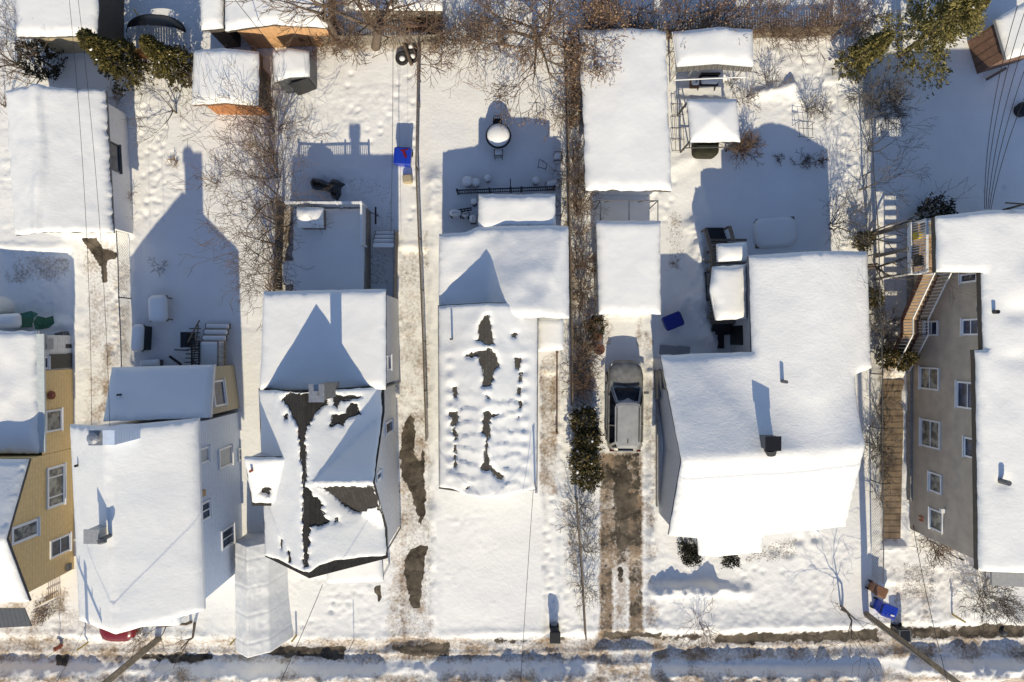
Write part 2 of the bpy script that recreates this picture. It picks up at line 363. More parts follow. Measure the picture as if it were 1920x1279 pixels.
def snow_mesh(pg, zf, thick=.25, sp=.2, rnd=.3, wob=.01, holes=(), noise=.02, nsc=1.5, seed=1, base=0.0, edge=.35, hwob=.07, hr=.12, extra=None):
    lp = [resample(pg, sp * .7, wob, seed)]
    for i, h in enumerate(holes): lp.append(resample(h, .05, hwob, seed + 7 * i, .22))
    X, Y = grid_pts(pg, sp, seed)
    d = sdf(X, Y, lp[0]); ok = d < -sp * .4
    for h in lp[1:]: ok &= sdf(X, Y, h) > sp * .35
    inner = list(zip(X[ok].tolist(), Y[ok].tolist()))
    v, f = triangulate(lp, inner); X, Y = v[:, 0], v[:, 1]
    d = poly_dist(X, Y, lp[0]); s = np.clip(d / rnd, 0, 1)
    t = thick * (edge + (1 - edge) * np.sqrt(np.clip(1 - (1 - s) ** 2, 0, 1)))
    for h in lp[1:]:
        dh = poly_dist(X, Y, h); sh = np.clip(dh / hr, 0, 1); t = t * (.12 + .88 * np.sqrt(np.clip(1 - (1 - sh) ** 2, 0, 1)))
    z0 = zf(X, Y) + base
    z = z0 + t + noise * 2 * fbm(X, Y, nsc, seed, 3) * np.clip(d / .3, 0, 1)
    if extra is not None: z = z + extra(X, Y)
    z = np.maximum(z, z0 + .012)
    m = M(); n = len(v); be = boundary_edges(f)
    bi = sorted({i for e in be for i in e}); mp = {i: n + k for k, i in enumerate(bi)}
    m.v = [(float(X[i]), float(Y[i]), float(z[i])) for i in range(n)] + [(float(X[i]), float(Y[i]), float(z0[i])) for i in bi]
    m.f = f + [(a, mp[a], mp[b], b) for a, b in be]
    return m
def slab_mesh(pg, zf, top=0.0, bot=-.18, sp=.3, ridges=()):
    lp = resample(pg, sp); X, Y = grid_pts(pg, sp, 3, 0); ok = sdf(X, Y, lp) < -sp * .3
    v, f = triangulate([lp], list(zip(X[ok].tolist(), Y[ok].tolist())))
    z = zf(v[:, 0], v[:, 1]); n = len(v); m = M()
    m.v = [(float(a), float(b), float(c + top)) for (a, b), c in zip(v, z)] + [(float(a), float(b), float(c + bot)) for (a, b), c in zip(v, z)]
    m.f = f + [(t[2] + n, t[1] + n, t[0] + n) for t in f] + [(a, a + n, b + n, b) for a, b in boundary_edges(f)]
    return m
def wall_mesh(pg, ztop, z0=-.4, sp=.25):
    lp = resample(pg, sp); x = np.array([p[0] for p in lp]); y = np.array([p[1] for p in lp]); z = ztop(x, y); n = len(lp); m = M()
    # make it counter clockwise
    m.v = [(float(a), float(b), z0) for a, b in lp] + [(float(a), float(b), float(c)) for a, b, c in zip(x, y, z)]
    area = sum(lp[i][0] * lp[(i + 1) % n][1] - lp[(i + 1) % n][0] * lp[i][1] for i in range(n))
    fs = [(i, (i + 1) % n, n + (i + 1) % n, n + i) for i in range(n)]
    m.f = fs if area > 0 else [tuple(reversed(q)) for q in fs]
    return m
def plane3(a, b, c):
    """z(x,y) through three (px,py,z) picture points"""
    p, q, r = P(*a), P(*b), P(*c); n = (q - p).cross(r - p)
    return lambda X, Y: p.z - (n.x * (np.asarray(X) - p.x) + n.y * (np.asarray(Y) - p.y)) / n.z
def minz(*fs): return lambda X, Y: np.minimum.reduce([f(X, Y) for f in fs])
def maxz(*fs): return lambda X, Y: np.maximum.reduce([f(X, Y) for f in fs])
def flat(z): return lambda X, Y: np.zeros(np.shape(X)) + z
def gable(p, q, half, zr, ze):
    """ridge line p-q (plan), falling from zr to ze at distance half"""
    (ax, ay), (bx, by) = p, q; L = math.hypot(bx - ax, by - ay); nx, ny = -(by - ay) / L, (bx - ax) / L
    return lambda X, Y: zr - np.abs((np.asarray(X) - ax) * nx + (np.asarray(Y) - ay) * ny) * (zr - ze) / half
def inset(pg, d):
    n = len(pg); a = sum(pg[i][0] * pg[(i + 1) % n][1] - pg[(i + 1) % n][0] * pg[i][1] for i in range(n)); sg = 1 if a > 0 else -1; out = []
    for i in range(n):
        p0, p1, p2 = Vector(pg[i - 1]), Vector(pg[i]), Vector(pg[(i + 1) % n]); e1 = (p1 - p0).normalized(); e2 = (p2 - p1).normalized()
        n1 = Vector((-e1.y, e1.x)) * sg; n2 = Vector((-e2.y, e2.x)) * sg; b = n1 + n2; L = b.length
        b = b / L * (d / max(.3, (L / 2))); out.append((p1.x + b.x, p1.y + b.y))
    return out
def hitplane(px, py, a, b):
    """point where the picture ray meets the vertical plane through plan points a-b"""
    dx, dy = b[0] - a[0], b[1] - a[1]; n = (-dy, dx); r = ((px - 960) / F, -(py - 639.5) / F)
    t = (n[0] * a[0] + n[1] * a[1]) / (n[0] * r[0] + n[1] * r[1]); return Vector((r[0] * t, r[1] * t, H - t))
def window(parent, a, b, c1, c2, out, glass='glass', mull='v', fw=.09, name='window', fm='pvc', zz=None):
    """window on the wall a-b; c1, c2 = picture points of two opposite corners; out = +1/-1 normal side"""
    p = hitplane(*c1, a, b); q = hitplane(*c2, a, b); z0, z1 = sorted((p.z, q.z))
    if zz: z0, z1 = zz
    d = Vector((b[0] - a[0], b[1] - a[1], 0)).normalized(); n = Vector((-d.y, d.x, 0)) * out
    s0, s1 = sorted(((p - Vector((*a, 0))).dot(d), (q - Vector((*a, 0))).dot(d))); o = Vector((*a, 0))
    def pt(s, z, e): return o + d * s + n * e + Vector((0, 0, z))
    def blk(m, sa, sb, za, zb, e0, e1):
        vs = [pt(s, z, e) for e in (e0, e1) for s, z in ((sa, za), (sb, za), (sb, zb), (sa, zb))]
        m.add(vs, [(3, 2, 1, 0), (4, 5, 6, 7), (0, 1, 5, 4), (1, 2, 6, 5), (2, 3, 7, 6), (3, 0, 4, 7)])
    fr = M(); t = .07
    blk(fr, s0, s1, z1 - fw, z1, 0, t); blk(fr, s0, s1, z0, z0 + fw, 0, t); blk(fr, s0, s0 + fw, z0 + fw, z1 - fw, 0, t); blk(fr, s1 - fw, s1, z0 + fw, z1 - fw, 0, t)
    sm = (s0 + s1) / 2; zm = (z0 + z1) / 2
    if mull == 'v': blk(fr, sm - .025, sm + .025, z0 + fw, z1 - fw, .012, t - .02)
    if mull == 'h': blk(fr, s0 + fw, s1 - fw, zm - .025, zm + .025, .012, t - .02)
    if mull == 'tri':
        w = (s1 - s0)
        for k in (.26, .74): blk(fr, s0 + w * k - .03, s0 + w * k + .03, z0 + fw, z1 - fw, .012, t - .02)
    w = part(name, fr, MT[fm], parent)
    g = M(); g.quad(pt(s0 + fw, z0 + fw, .018), pt(s1 - fw, z0 + fw, .018), pt(s1 - fw, z1 - fw, .018), pt(s0 + fw, z1 - fw, .018))
    part('pane', g, MT[glass], w)
    sl = M(); blk(sl, s0 - .05, s1 + .05, z0 - .06, z0 - .004, -.02, t + .05); part('sill', sl, MT[fm], w)
    return w

# ---------------------------------------------------------------- the ground
RIDGES = [  # (px a, px b, width, height)
    ((-300, 1264), (170, 1267), .45, .4), ((170, 1290), (290, 1290), .5, .2), ((300, 1270), (478, 1266), .45, .45), ((478, 1264), (705, 1267), .45, .5),
    ((828, 1270), (1085, 1268), .42, .5), ((1235, 1265), (1640, 1267), .42, .55), ((1720, 1256), (2250, 1250), .5, .6), ((763, 480), (764, 1190), .13, -.06), ((788, 480), (790, 1190), .13, -.06), ((183, 560), (176, 790), .12, -.05), ((216, 560), (212, 790), .12, -.05), ((1140, 1060), (1136, 1230), .25, -.07), ((1193, 1060), (1195, 1230), .25, -.07), ((-60, 1222), (960, 1228), .1, .06), ((960, 1228), (1980, 1194), .1, .06), ((-60, 1236), (700, 1242), .08, .05), ((-60, 1284), (1980, 1276), .1, .07),
    ((1230, 1105), (1330, 1103), .35, .55), ((1330, 1103), (1400, 1108), .3, .25),
    ((180, 1180), (400, 1188), .8, .12), ((1230, 1178), (1610, 1172), .7, .14), ((1700, 1150), (1920, 1150), .7, .12),
    ((822, 460), (822, 330), .5, .14), ((812, 400), (812, 340), .4, .2), ((1302, 425), (1320, 560), .45, .45), ((1300, 560), (1330, 640), .5, .35),
    ((245, 460), (252, 690), .3, .12), ((1065, 930), (1065, 1180), .5, .12), ((812, 960), (812, 1180), .35, .14),
    ((1480, 165), (1410, 180), .3, .25), ((1500, 190), (1480, 160), .3, .25), ((1560, 150), (1600, 150), .3, .2),
    ((1222, 700), (1222, 1170), .25, .15), ((585, 250), (600, 130), .5, .1), ((1800, 1100), (1900, 1160), .6, .15), ((560, 1060), (640, 1070), .4, .12),
]
TRENCH = [  # polygon, depth, edge
    ([(752, 470), (802, 470), (806, 760), (812, 1205), (722, 1215), (742, 1000), (745, 700)], .16, .25),
    ([(1130, 595), (1210, 595), (1215, 860), (1222, 1212), (1120, 1212), (1130, 860)], .2, .3),
    ([(146, 450), (246, 450), (252, 690), (250, 800), (150, 800), (152, 600)], .12, .3),
    ([(0, 470), (136, 470), (138, 600), (0, 600)], .15, .25),
    ([(1650, 705), (1698, 705), (1698, 1020), (1655, 1020)], .2, .2),
    ([(1018, 700), (1045, 700), (1045, 1190), (1025, 1190)], .15, .2),
    ([(-400, 1192), (700, 1206), (960, 1196), (1640, 1180), (2300, 1160), (2300, 1205), (1640, 1222), (960, 1240), (700, 1250), (-400, 1238)], .16, .3),
    ([(-400, 1290), (2300, 1286), (2300, 1700), (-400, 1700)], .2, .4),
    ([(1240, 330), (1300, 310), (1320, 420), (1250, 600), (1240, 640), (1330, 650), (1215, 660)], .1, .4),
    ([(560, 620), (740, 620), (742, 330), (560, 330)], .08, .4),
    ([(1268, 150), (1362, 150), (1362, 182), (1268, 182)], .15, .2),
    ([(1650, 1100), (1748, 1100), (1748, 1180), (1650, 1180)], .12, .3),
]
ROUGH = [  # trodden areas: polygon, amplitude
    ([(240, 180), (360, 180), (400, 330), (250, 430), (240, 300)], .045), ([(590, 90), (780, 90), (780, 260), (600, 280)], .03),
    ([(742, 240), (800, 240), (815, 1200), (720, 1200)], .02), ([(1210, 330), (1310, 300), (1250, 410), (1210, 410)], .04), ([(1060, 90), (1090, 90), (1120, 900), (1065, 900)], .05),
    ([(1420, 70), (1640, 70), (1640, 470), (1560, 470), (1540, 240), (1420, 200)], .05), ([(1030, 700), (1130, 700), (1130, 1190), (1030, 1190)], .04),
    ([(0, 1100), (440, 1180), (440, 1215), (0, 1215)], .05), ([(540, 1060), (720, 1060), (720, 1200), (540, 1200)], .035), ([(-50, 1195), (1970, 1180), (1970, 1300), (-50, 1300)], .045),
    ([(1225, 1010), (1640, 1010), (1640, 1170), (1225, 1170)], .035), ([(1630, 690), (1700, 690), (1900, 1180), (1640, 1180)], .045), ([(820, 960), (940, 960), (940, 1180), (820, 1180)], .022),
    ([(1620, 130), (1650, 130), (1660, 480), (1625, 480)], .05), ([(1200, 620), (1230, 620), (1240, 1180), (1205, 1180)], .05), ([(1265, 120), (1290, 120), (1290, 290), (1265, 290)], .05),
    ([(0, 430), (150, 430), (150, 620), (0, 620)], .03), ([(0, 180), (20, 180), (30, 430), (0, 430)], .06), ([(545, 320), (745, 320), (745, 390), (545, 390)], .03), ([(250, 600), (560, 600), (560, 640), (250, 640)], .012), ([(1700, 1060), (1900, 1060), (1900, 1180), (1700, 1180)], .05),
]
BIG = ((1497, 1012), (1530, 1008), (1452, 1030), (1480, 1038))
STEPS = [(205, 545), (209, 552), (212, 560), (207, 568), (214, 576), (216, 585), (211, 593), (218, 600), (213, 610), (217, 620), (212, 632), (218, 645), (210, 655),
         (1497, 1012), (1530, 1008), (1452, 1030), (1480, 1038), (300, 250), (296, 262), (305, 272), (290, 280), (300, 290), (310, 240), (268, 330), (330, 300), (1395, 500), (1815, 355), (1845, 360), (1880, 352)]
def trail(a, b, n, seed):
    rs = random.Random(seed)
    for k in range(n):
        t = (k + .5) / n; dx, dy = b[0] - a[0], b[1] - a[1]; L = math.hypot(dx, dy); s = 5 if k % 2 else -5
        if rs.random() < .18: continue
        STEPS.append((a[0] + dx * t - dy / L * s + rs.uniform(-6, 6), a[1] + dy * t + dx / L * s + rs.uniform(-6, 6)))
for _k, _t in enumerate((((765, 135), (690, 275), 8), ((690, 275), (640, 120), 9), ((1024, 935), (1036, 1180), 14), ((262, 195), (300, 420), 13), ((350, 230), (262, 410), 11), ((1232, 430), (1262, 330), 6), ((1570, 165), (1600, 460), 16), ((1705, 1060), (1690, 1170), 7), ((1500, 120), (1590, 180), 6), ((600, 345), (735, 335), 8), ((1060, 1190), (1030, 1100), 5), ((1240, 300), (1255, 400), 6), ((1330, 1080), (1500, 1060), 9), ((560, 1180), (700, 1090), 9), ((225, 460), (215, 780), 15), ((775, 180), (772, 420), 12))): trail(*_t, _k)
def _prep(lst): return [(poly(a), *r) for a, *r in lst]
_TR = _prep(TRENCH); _RO = _prep(ROUGH)
def near(X, Y, pg, r):
    xs = [p[0] for p in pg]; ys = [p[1] for p in pg]
    return (X > min(xs) - r) & (X < max(xs) + r) & (Y > min(ys) - r) & (Y < max(ys) + r)
def height(X, Y):
    X = np.asarray(X, float); Y = np.asarray(Y, float); z = .09 * fbm(X, Y, 3.2, 3, 3) + .012 * fbm(X, Y, .9, 9, 2)
    for i, (pg, dep, e) in enumerate(_TR):
        k = near(X, Y, pg, e * 2)
        if not k.any(): continue
        x, y = X[k], Y[k]; d = sdf(x, y, pg) + .18 * fbm(x, y, .7, 30 + i, 3); t = np.clip(.5 - d / (2 * e), 0, 1); t = t * t * (3 - 2 * t); z[k] -= dep * t
        z[k] += .05 * np.exp(-((d - e) / .2) ** 2)
    for i, (a, b, w, h) in enumerate(RIDGES):
        a = XY(*a); b = XY(*b); k = near(X, Y, [a, b], w * 3)
        if not k.any(): continue
        x, y = X[k], Y[k]; d = seg_dist(x, y, a, b); n = 1 + .6 * fbm(x, y, .6, 60 + i, 4, .65)
        g = np.exp(-(d / w) ** 4) if h > .5 else np.exp(-(d / w) ** 2)
        z[k] += h * g * np.clip(n, .45, 1.5)
    for i, (pg, amp) in enumerate(_RO):
        k = near(X, Y, pg, .6)
        if not k.any(): continue
        x, y = X[k], Y[k]; d = sdf(x, y, pg); t = np.clip(.5 - d / .8, 0, 1)
        b = np.abs(fbm(x, y, .42, 90 + i, 3, .65)); c = fbm(x, y, .22, 120 + i, 2)
        z[k] += 1.15 * amp * t * np.clip(.75 + 2.2 * fbm(x, y, 1.8, 200 + i, 2), .1, 1.5) * (1.6 * b + .9 * c - .35)
    for (px, py) in STEPS:
        a = XY(px, py); d = np.hypot((X - a[0]), (Y - a[1]) * 1.0); k = d < .5; r = .28 if (px, py) in BIG else .13
        z[k] -= (.07 if r < .2 else .14) * np.exp(-(d[k] / r) ** 4)
    return z
def gz(x, y): return float(height(np.array([x]), np.array([y]))[0])
def G(px, py):
    p = P(px, py, 0); p.z = gz(p.x, p.y); return p

CELL = .09
GX = np.arange(-29.4, 29.4001, CELL); GY = np.arange(-20.2, 20.2001, CELL)
GXX, GYY = np.meshgrid(GX, GY); GZ = height(GXX.ravel(), GYY.ravel()).reshape(GXX.shape)
def stain(X, Y, items):
    out = np.zeros(np.shape(X))
    for pg, val, soft, ns, na in items:
        q = poly(pg); k = near(X, Y, q, soft + na)
        if not k.any(): continue
        d = sdf(X[k], Y[k], q) + na * 2 * fbm(X[k], Y[k], ns, int(abs(pg[0][0])) % 97, 4, .6)
        out[k] = np.maximum(out[k], val * np.clip(.5 - d / (2 * soft), 0, 1))
    return out
def ground_mat(name, dirty=True):
    m = snow_mat(name, b1=.6, b2=.7); nt = m.node_tree; N = nt.nodes; L = nt.links; b = N['Principled BSDF']
    base = b.inputs['Base Color'].links[0].from_socket; geo = N.new('ShaderNodeNewGeometry'); src = geo.outputs['Position']
    def noise(sc, det=6, rough=.6):
        n = N.new('ShaderNodeTexNoise'); n.inputs['Scale'].default_value = sc; n.inputs['Detail'].default_value = det; n.inputs['Roughness'].default_value = rough; L.new(src, n.inputs['Vector']); return n.outputs['Fac']
    def ramp(sock, c):
        r = N.new('ShaderNodeValToRGB'); e = r.color_ramp.elements; e[0].position = .3; e[1].position = .72; e[0].color = (*c[0], 1); e[1].color = (*c[1], 1); L.new(sock, r.inputs['Fac']); return r.outputs[0]
    def layer(base, attr, cols, nsc, csc, soft):
        a = N.new('ShaderNodeAttribute'); a.attribute_name = attr
        ad = N.new('ShaderNodeMath'); ad.operation = 'ADD'; L.new(a.outputs['Fac'], ad.inputs[0])
        n = noise(nsc, 8, .65); L.new(n, ad.inputs[1])
        mr = N.new('ShaderNodeMapRange'); mr.inputs['From Min'].default_value = 1.0 - soft; mr.inputs['From Max'].default_value = 1.0 + soft; L.new(ad.outputs[0], mr.inputs['Value'])
        mx = N.new('ShaderNodeMix'); mx.data_type = 'RGBA'; L.new(mr.outputs[0], mx.inputs[0]); L.new(base, mx.inputs[6]); 
        cc = ramp(noise(csc), cols)
        if attr == 'asphalt':
            v = N.new('ShaderNodeTexVoronoi'); v.feature = 'DISTANCE_TO_EDGE'; v.inputs['Scale'].default_value = 1.0; dv = N.new('ShaderNodeTexNoise'); dv.inputs['Scale'].default_value = 2.5; L.new(src, dv.inputs['Vector']); av = N.new('ShaderNodeMix'); av.data_type = 'RGBA'; av.inputs[0].default_value = .35; L.new(src, av.inputs[6]); L.new(dv.outputs['Color'], av.inputs[7]); L.new(av.outputs[2], v.inputs['Vector'])
            vr = N.new('ShaderNodeMapRange'); vr.inputs['From Min'].default_value = .012; vr.inputs['From Max'].default_value = .04; vr.inputs['To Min'].default_value = .5; L.new(v.outputs['Distance'], vr.inputs['Value'])
            cm = N.new('ShaderNodeMix'); cm.data_type = 'RGBA'; L.new(vr.outputs[0], cm.inputs[0]); cm.inputs[6].default_value = (.018, .016, .013, 1); L.new(cc, cm.inputs[7]); cc = cm.outputs[2]
        L.new(cc, mx.inputs[7]); return mx.outputs[2]
    o = layer(base, 'dirt', ((.17, .115, .07), (.46, .36, .26)), 7.0, 3.0, .2)
    o = layer(o, 'asphalt', ((.032, .026, .02), (.17, .14, .105)), 3.0, 1.6, .07)
    o = layer(o, 'weeds', ((.09, .075, .05), (.20, .15, .10)), 11.0, 5.0, .12)
    L.new(o, b.inputs['Base Color'])
    return m
MT['ground'] = ground_mat('snow_covered_ground')
DIRT = [([(1150, 1050), (1182, 1050), (1180, 1195), (1150, 1195)], .42, .2, .4, .1), ([(742, 770), (800, 770), (806, 1000), (745, 1000)], .50, .2, .4, .1), ([(748, 1015), (806, 1015), (800, 1160), (750, 1160)], .48, .2, .4, .1), ([(795, 430), (803, 430), (812, 1190), (800, 1190)], .42, .15, .3, .05), ([(15, 475), (132, 478), (132, 532), (15, 532)], .42, .3, .4, .12), ([(0, 495), (20, 495), (20, 530), (0, 530)], .4, .3, .4, .1), ([(1124, 850), (1153, 850), (1153, 1000), (1151, 1195), (1122, 1205)], .70, .12, .3, .05), ([(1178, 855), (1208, 855), (1208, 1195), (1180, 1205)], .70, .12, .3, .05),
        ([(1126, 845), (1210, 845), (1208, 960), (1207, 1060), (1126, 1080)], .62, .2, .4, .1), ([(1120, 1185), (1215, 1185), (1230, 1290), (1110, 1290)], .5, .3, .4, .1), ([(1130, 592), (1148, 592), (1150, 655), (1132, 655)], .5, .2, .3, .06), ([(1190, 592), (1206, 592), (1206, 655), (1190, 655)], .5, .2, .3, .06),
        ([(190, 640), (215, 640), (205, 780), (178, 780)], .55, .25, .4, .12), ([(150, 450), (246, 450), (246, 800), (150, 800)], .36, .3, .5, .1),
        ([(745, 470), (802, 470), (810, 1205), (722, 1215)], .38, .3, .5, .12), ([(745, 1000), (765, 1000), (765, 1200), (745, 1200)], .5, .2, .4, .1), ([(1012, 660), (1046, 660), (1046, 930), (1012, 930)], .5, .12, .3, .06), ([(1030, 700), (1045, 700), (1046, 860), (1030, 860)], .56, .1, .2, .04),
        ([(-300, 1190), (960, 1196), (1640, 1178), (2300, 1160), (2300, 1230), (960, 1245), (-300, 1245)], .54, .2, .4, .1), ([(-300, 1258), (2300, 1252), (2300, 1400), (-300, 1400)], .56, .3, .6, .15), ([(1330, 1272), (1700, 1268), (1700, 1282), (1330, 1286)], .55, .2, .4, .12), ([(-50, 1262), (300, 1262), (300, 1290), (-50, 1290)], .5, .3, .4, .1),
        ([(1065, 90), (1085, 90), (1122, 900), (1068, 900)], .52, .2, .4, .1), ([(1260, 400), (1275, 400), (1270, 500), (1255, 500)], .42, .3, .4, .2), ([(526, 390), (552, 390), (545, 540), (525, 540)], .6, .2, .3, .06), ([(1050, 940), (1078, 940), (1098, 1190), (1090, 1190)], .42, .2, .3, .1),
        ([(1640, 690), (1700, 690), (1690, 1020), (1650, 1020)], .5, .2, .3, .1), ([(440, 180), (520, 180), (545, 540), (505, 600)], .42, .3, .4, .1), ([(600, 70), (830, 70), (830, 100), (600, 100)], .5, .2, .3, .1), ([(1110, 40), (1640, 30), (1640, 75), (1110, 80)], .5, .2, .3, .1), ([(1670, 1060), (1750, 1060), (1750, 1180), (1670, 1180)], .36, .3, .4, .1), ([(0, 1105), (130, 1105), (130, 1180), (0, 1180)], .40, .3, .4, .1),
        ([(0, 1110), (440, 1190), (440, 1230), (0, 1230)], .38, .3, .4, .1), ([(1205, 620), (1228, 620), (1236, 1180), (1210, 1180)], .40, .2, .3, .1)]
ASPH = [([(1130, 848), (1206, 848), (1206, 1050), (1132, 1050)], .49, .2, .4, .1), ([(1126, 850), (1152, 850), (1150, 1190), (1124, 1190)], .47, .1, .3, .05), ([(1180, 850), (1207, 850), (1207, 1190), (1180, 1190)], .47, .1, .3, .05), ([(756, 792), (770, 775), (778, 790), (776, 850), (786, 870), (792, 830), (796, 900), (797, 960), (788, 990), (770, 925), (752, 890), (748, 850)], 1.0, .05, .25, .07), ([(766, 1030), (800, 1026), (795, 1060), (786, 1145), (772, 1145), (760, 1100), (755, 1060)], 1.0, .05, .25, .07), ([(699, 1100), (712, 1098), (716, 1120), (710, 1130)], 1.0, .05, .2, .04),
        ([(1146, 852), (1172, 850), (1184, 890), (1182, 960), (1176, 1010), (1178, 1060), (1160, 1060), (1152, 1000), (1148, 900)], .66, .1, .3, .1), ([(1136, 960), (1146, 900), (1150, 850), (1138, 848)], .62, .15, .3, .1), ([(1184, 850), (1202, 850), (1204, 930), (1190, 940)], .64, .15, .3, .1), ([(1160, 1060), (1172, 1060), (1168, 1100), (1158, 1090)], .7, .1, .3, .08),
        ([(153, 447), (182, 446), (188, 465), (222, 474), (214, 486), (198, 488), (198, 528), (188, 530), (186, 500), (172, 480), (158, 458)], 1.0, .05, .2, .04),
        
        ([(1130, 1188), (1240, 1184), (1240, 1200), (1130, 1206)], .78, .15, .3, .08), ([(1340, 1190), (1650, 1178), (1650, 1204), (1340, 1212)], .8, .18, .35, .1), ([(1240, 1190), (1340, 1188), (1340, 1204), (1240, 1204)], .6, .18, .35, .1), ([(1690, 1180), (1800, 1168), (1800, 1196), (1700, 1206)], .66, .15, .3, .1), ([(1800, 1172), (2200, 1160), (2200, 1190), (1800, 1200)], .78, .15, .3, .1),
        ([(735, 1212), (845, 1204), (842, 1232), (770, 1234), (735, 1222)], .78, .12, .25, .08), ([(600, 1215), (650, 1212), (645, 1238), (612, 1240)], .9, .1, .2, .06), ([(480, 1212), (612, 1215), (612, 1236), (490, 1232)], .8, .12, .25, .08), ([(258, 1228), (400, 1226), (400, 1240), (330, 1245), (255, 1236)], .74, .15, .25, .08), ([(100, 1232), (128, 1230), (124, 1248), (105, 1248)], .9, .1, .2, .05), ([(930, 1200), (1060, 1196), (1060, 1206), (930, 1210)], .6, .15, .3, .1)]
WEEDS = [([(740, 1000), (810, 1000), (812, 1200), (740, 1200)], .34, .2, .3, .1), ([(700, 430), (742, 340), (742, 440)], .38, .2, .3, .1), ([(650, 480), (730, 460), (732, 540), (660, 540)], .40, .2, .3, .1), ([(640, 590), (735, 500), (735, 540), (680, 540)], .42, .3, .4, .2), ([(600, 320), (740, 340), (740, 390), (640, 350)], .36, .3, .4, .2),
         ([(1400, 1020), (1500, 1000), (1500, 1050), (1390, 1060)], .46, .25, .3, .1), ([(1690, 1050), (1760, 1050), (1760, 1130), (1690, 1130)], .46, .25, .3, .1), ([(1245, 395), (1290, 395), (1285, 520), (1250, 500)], .4, .25, .3, .15), ([(60, 1120), (120, 1110), (130, 1150), (60, 1165)], .52, .2, .3, .1), ([(1066, 600), (1120, 600), (1120, 760), (1070, 760)], .5, .2, .3, .1), ([(370, 580), (390, 580), (390, 620), (370, 620)], .3, .2, .3, .1)]
def lattice(mask=None, off=0.0, pad=True):
    ny, nx = GXX.shape; m = M()
    idx = np.arange(nx * ny).reshape(ny, nx)
    q = np.stack([idx[:-1, :-1], idx[:-1, 1:], idx[1:, 1:], idx[1:, :-1]], -1)
    if mask is not None: q = q[mask]
    q = q.reshape(-1, 4)
    V = np.stack([GXX.ravel(), GYY.ravel(), GZ.ravel() + off], -1)
    if mask is not None:
        u, inv = np.unique(q, return_inverse=True); V = V[u]; q = inv.reshape(-1, 4)
    m.v = V; m.f = q.tolist(); return m
def cell_mask(pg):
    cx = (GXX[:-1, :-1] + CELL / 2); cy = (GYY[:-1, :-1] + CELL / 2); return poly_inside(cx, cy, poly(pg))
def attrs_of(m, scale=1.0):
    X, Y = m.v[:, 0], m.v[:, 1]; f = fbm(X, Y, .8, 71, 3); d = stain(X, Y, DIRT); a = stain(X, Y, ASPH); return {'dirt': d + .3 * f * (d > .02), 'asphalt': a + .25 * fbm(X, Y, .9, 73, 3) * (a > .02) * (a < .8), 'weeds': stain(X, Y, WEEDS)}
PAVED = {'driveway': [[(735, 470), (815, 470), (820, 1200), (715, 1208)], [(1112, 592), (1222, 592), (1228, 1192), (1112, 1196)], [(140, 445), (252, 445), (256, 800), (140, 800)]],
         'patio': [[(-140, 465), (140, 465), (140, 604), (-140, 604)]], 'walkway': [[(1010, 655), (1050, 655), (1050, 1190), (1015, 1190)], [(1640, 700), (1702, 700), (1702, 1030), (1640, 1030)]],
         'sidewalk': [[(-90, 1188), (700, 1209), (960, 1197), (1640, 1178), (2010, 1160), (2010, 1214), (960, 1250), (-90, 1250)]],
         'road': [[(-90, 1251), (960, 1251), (2010, 1215), (2010, 1400), (-90, 1400)]]}
used = np.zeros((GXX.shape[0] - 1, GXX.shape[1] - 1), bool)
for nm in ('sidewalk', 'road', 'driveway', 'patio', 'walkway'):
    for pg in PAVED[nm]:
        mk = cell_mask(pg) & ~used; used |= mk
        m = lattice(mk); solo(nm, m, MT['ground'], None, None, kind='structure', smooth=True, attrs=attrs_of(m))
m = lattice(~used); at = attrs_of(m)
# far skirt out to the horizon, sharing the border height closely
o = len(m.v); ring = []
xs = [(-400, -400), (400, -400), (400, 400), (-400, 400)]; xi = [(-29.38, -20.18), (29.38, -20.18), (29.38, 20.18), (-29.38, 20.18)]
V = np.array([(x, y, -.12) for x, y in xi] + [(x, y, -.12) for x, y in xs]); m.v = np.vstack([m.v, V])
m.f += [(o + i, o + 4 + i, o + 4 + (i + 1) % 4, o + (i + 1) % 4) for i in range(4)]
at = {k: np.concatenate([a, np.zeros(8)]) for k, a in at.items()}
solo('ground', m, MT['ground'], None, None, kind='structure', smooth=True, attrs=at)
# ---------------------------------------------------------------- houses and sheds
def onroof(pts, zf):
    out = []
    for px, py in pts:
        z = 3.0
        for _ in range(25):
            x, y = XY(px, py, z); z = float(zf(np.array([x]), np.array([y]))[0])
        out.append(XY(px, py, z))
    return out
def crop(pts, x0, y0, s): return [(x0 + u / s, y0 + v / s) for u, v in pts]
def roof(parent, pg, zf, snowpg=None, deck='fascia', snow='snow', thick=.24, name='roof', bot=-.16, base=.004, dsp=.3, **kw):
    if kw.get('holes'): dsp = .085
    r = part(name, slab_mesh(pg, zf, 0.0, bot, dsp), MT[deck], parent)
    if kw.get('holes'):
        co = np.array([(r.matrix_basis @ v.co) + ORG[parent] for v in r.data.vertices]); dd = np.full(len(co), 9.0)
        for h in kw['holes']: dd = np.minimum(dd, poly_dist(co[:, 0], co[:, 1], h))
        r.data.attributes.new('dust', 'FLOAT', 'POINT').data.foreach_set('value', (.52 * np.clip(1 - dd / .09, 0, 1)).astype(np.float32))
    if snowpg is not False: part('snow_cover', snow_mesh(snowpg or pg, zf, thick, base=base, **kw), MT[snow], r, smooth=True)
    return r
def walls(parent, pg, zf, m, ins=.2, z0=-.5, drop=.1, name='wall'):
    w = inset(pg, ins) if ins else pg
    part(name, wall_mesh(w, lambda x, y: zf(x, y) - drop, z0), MT[m], parent); return w
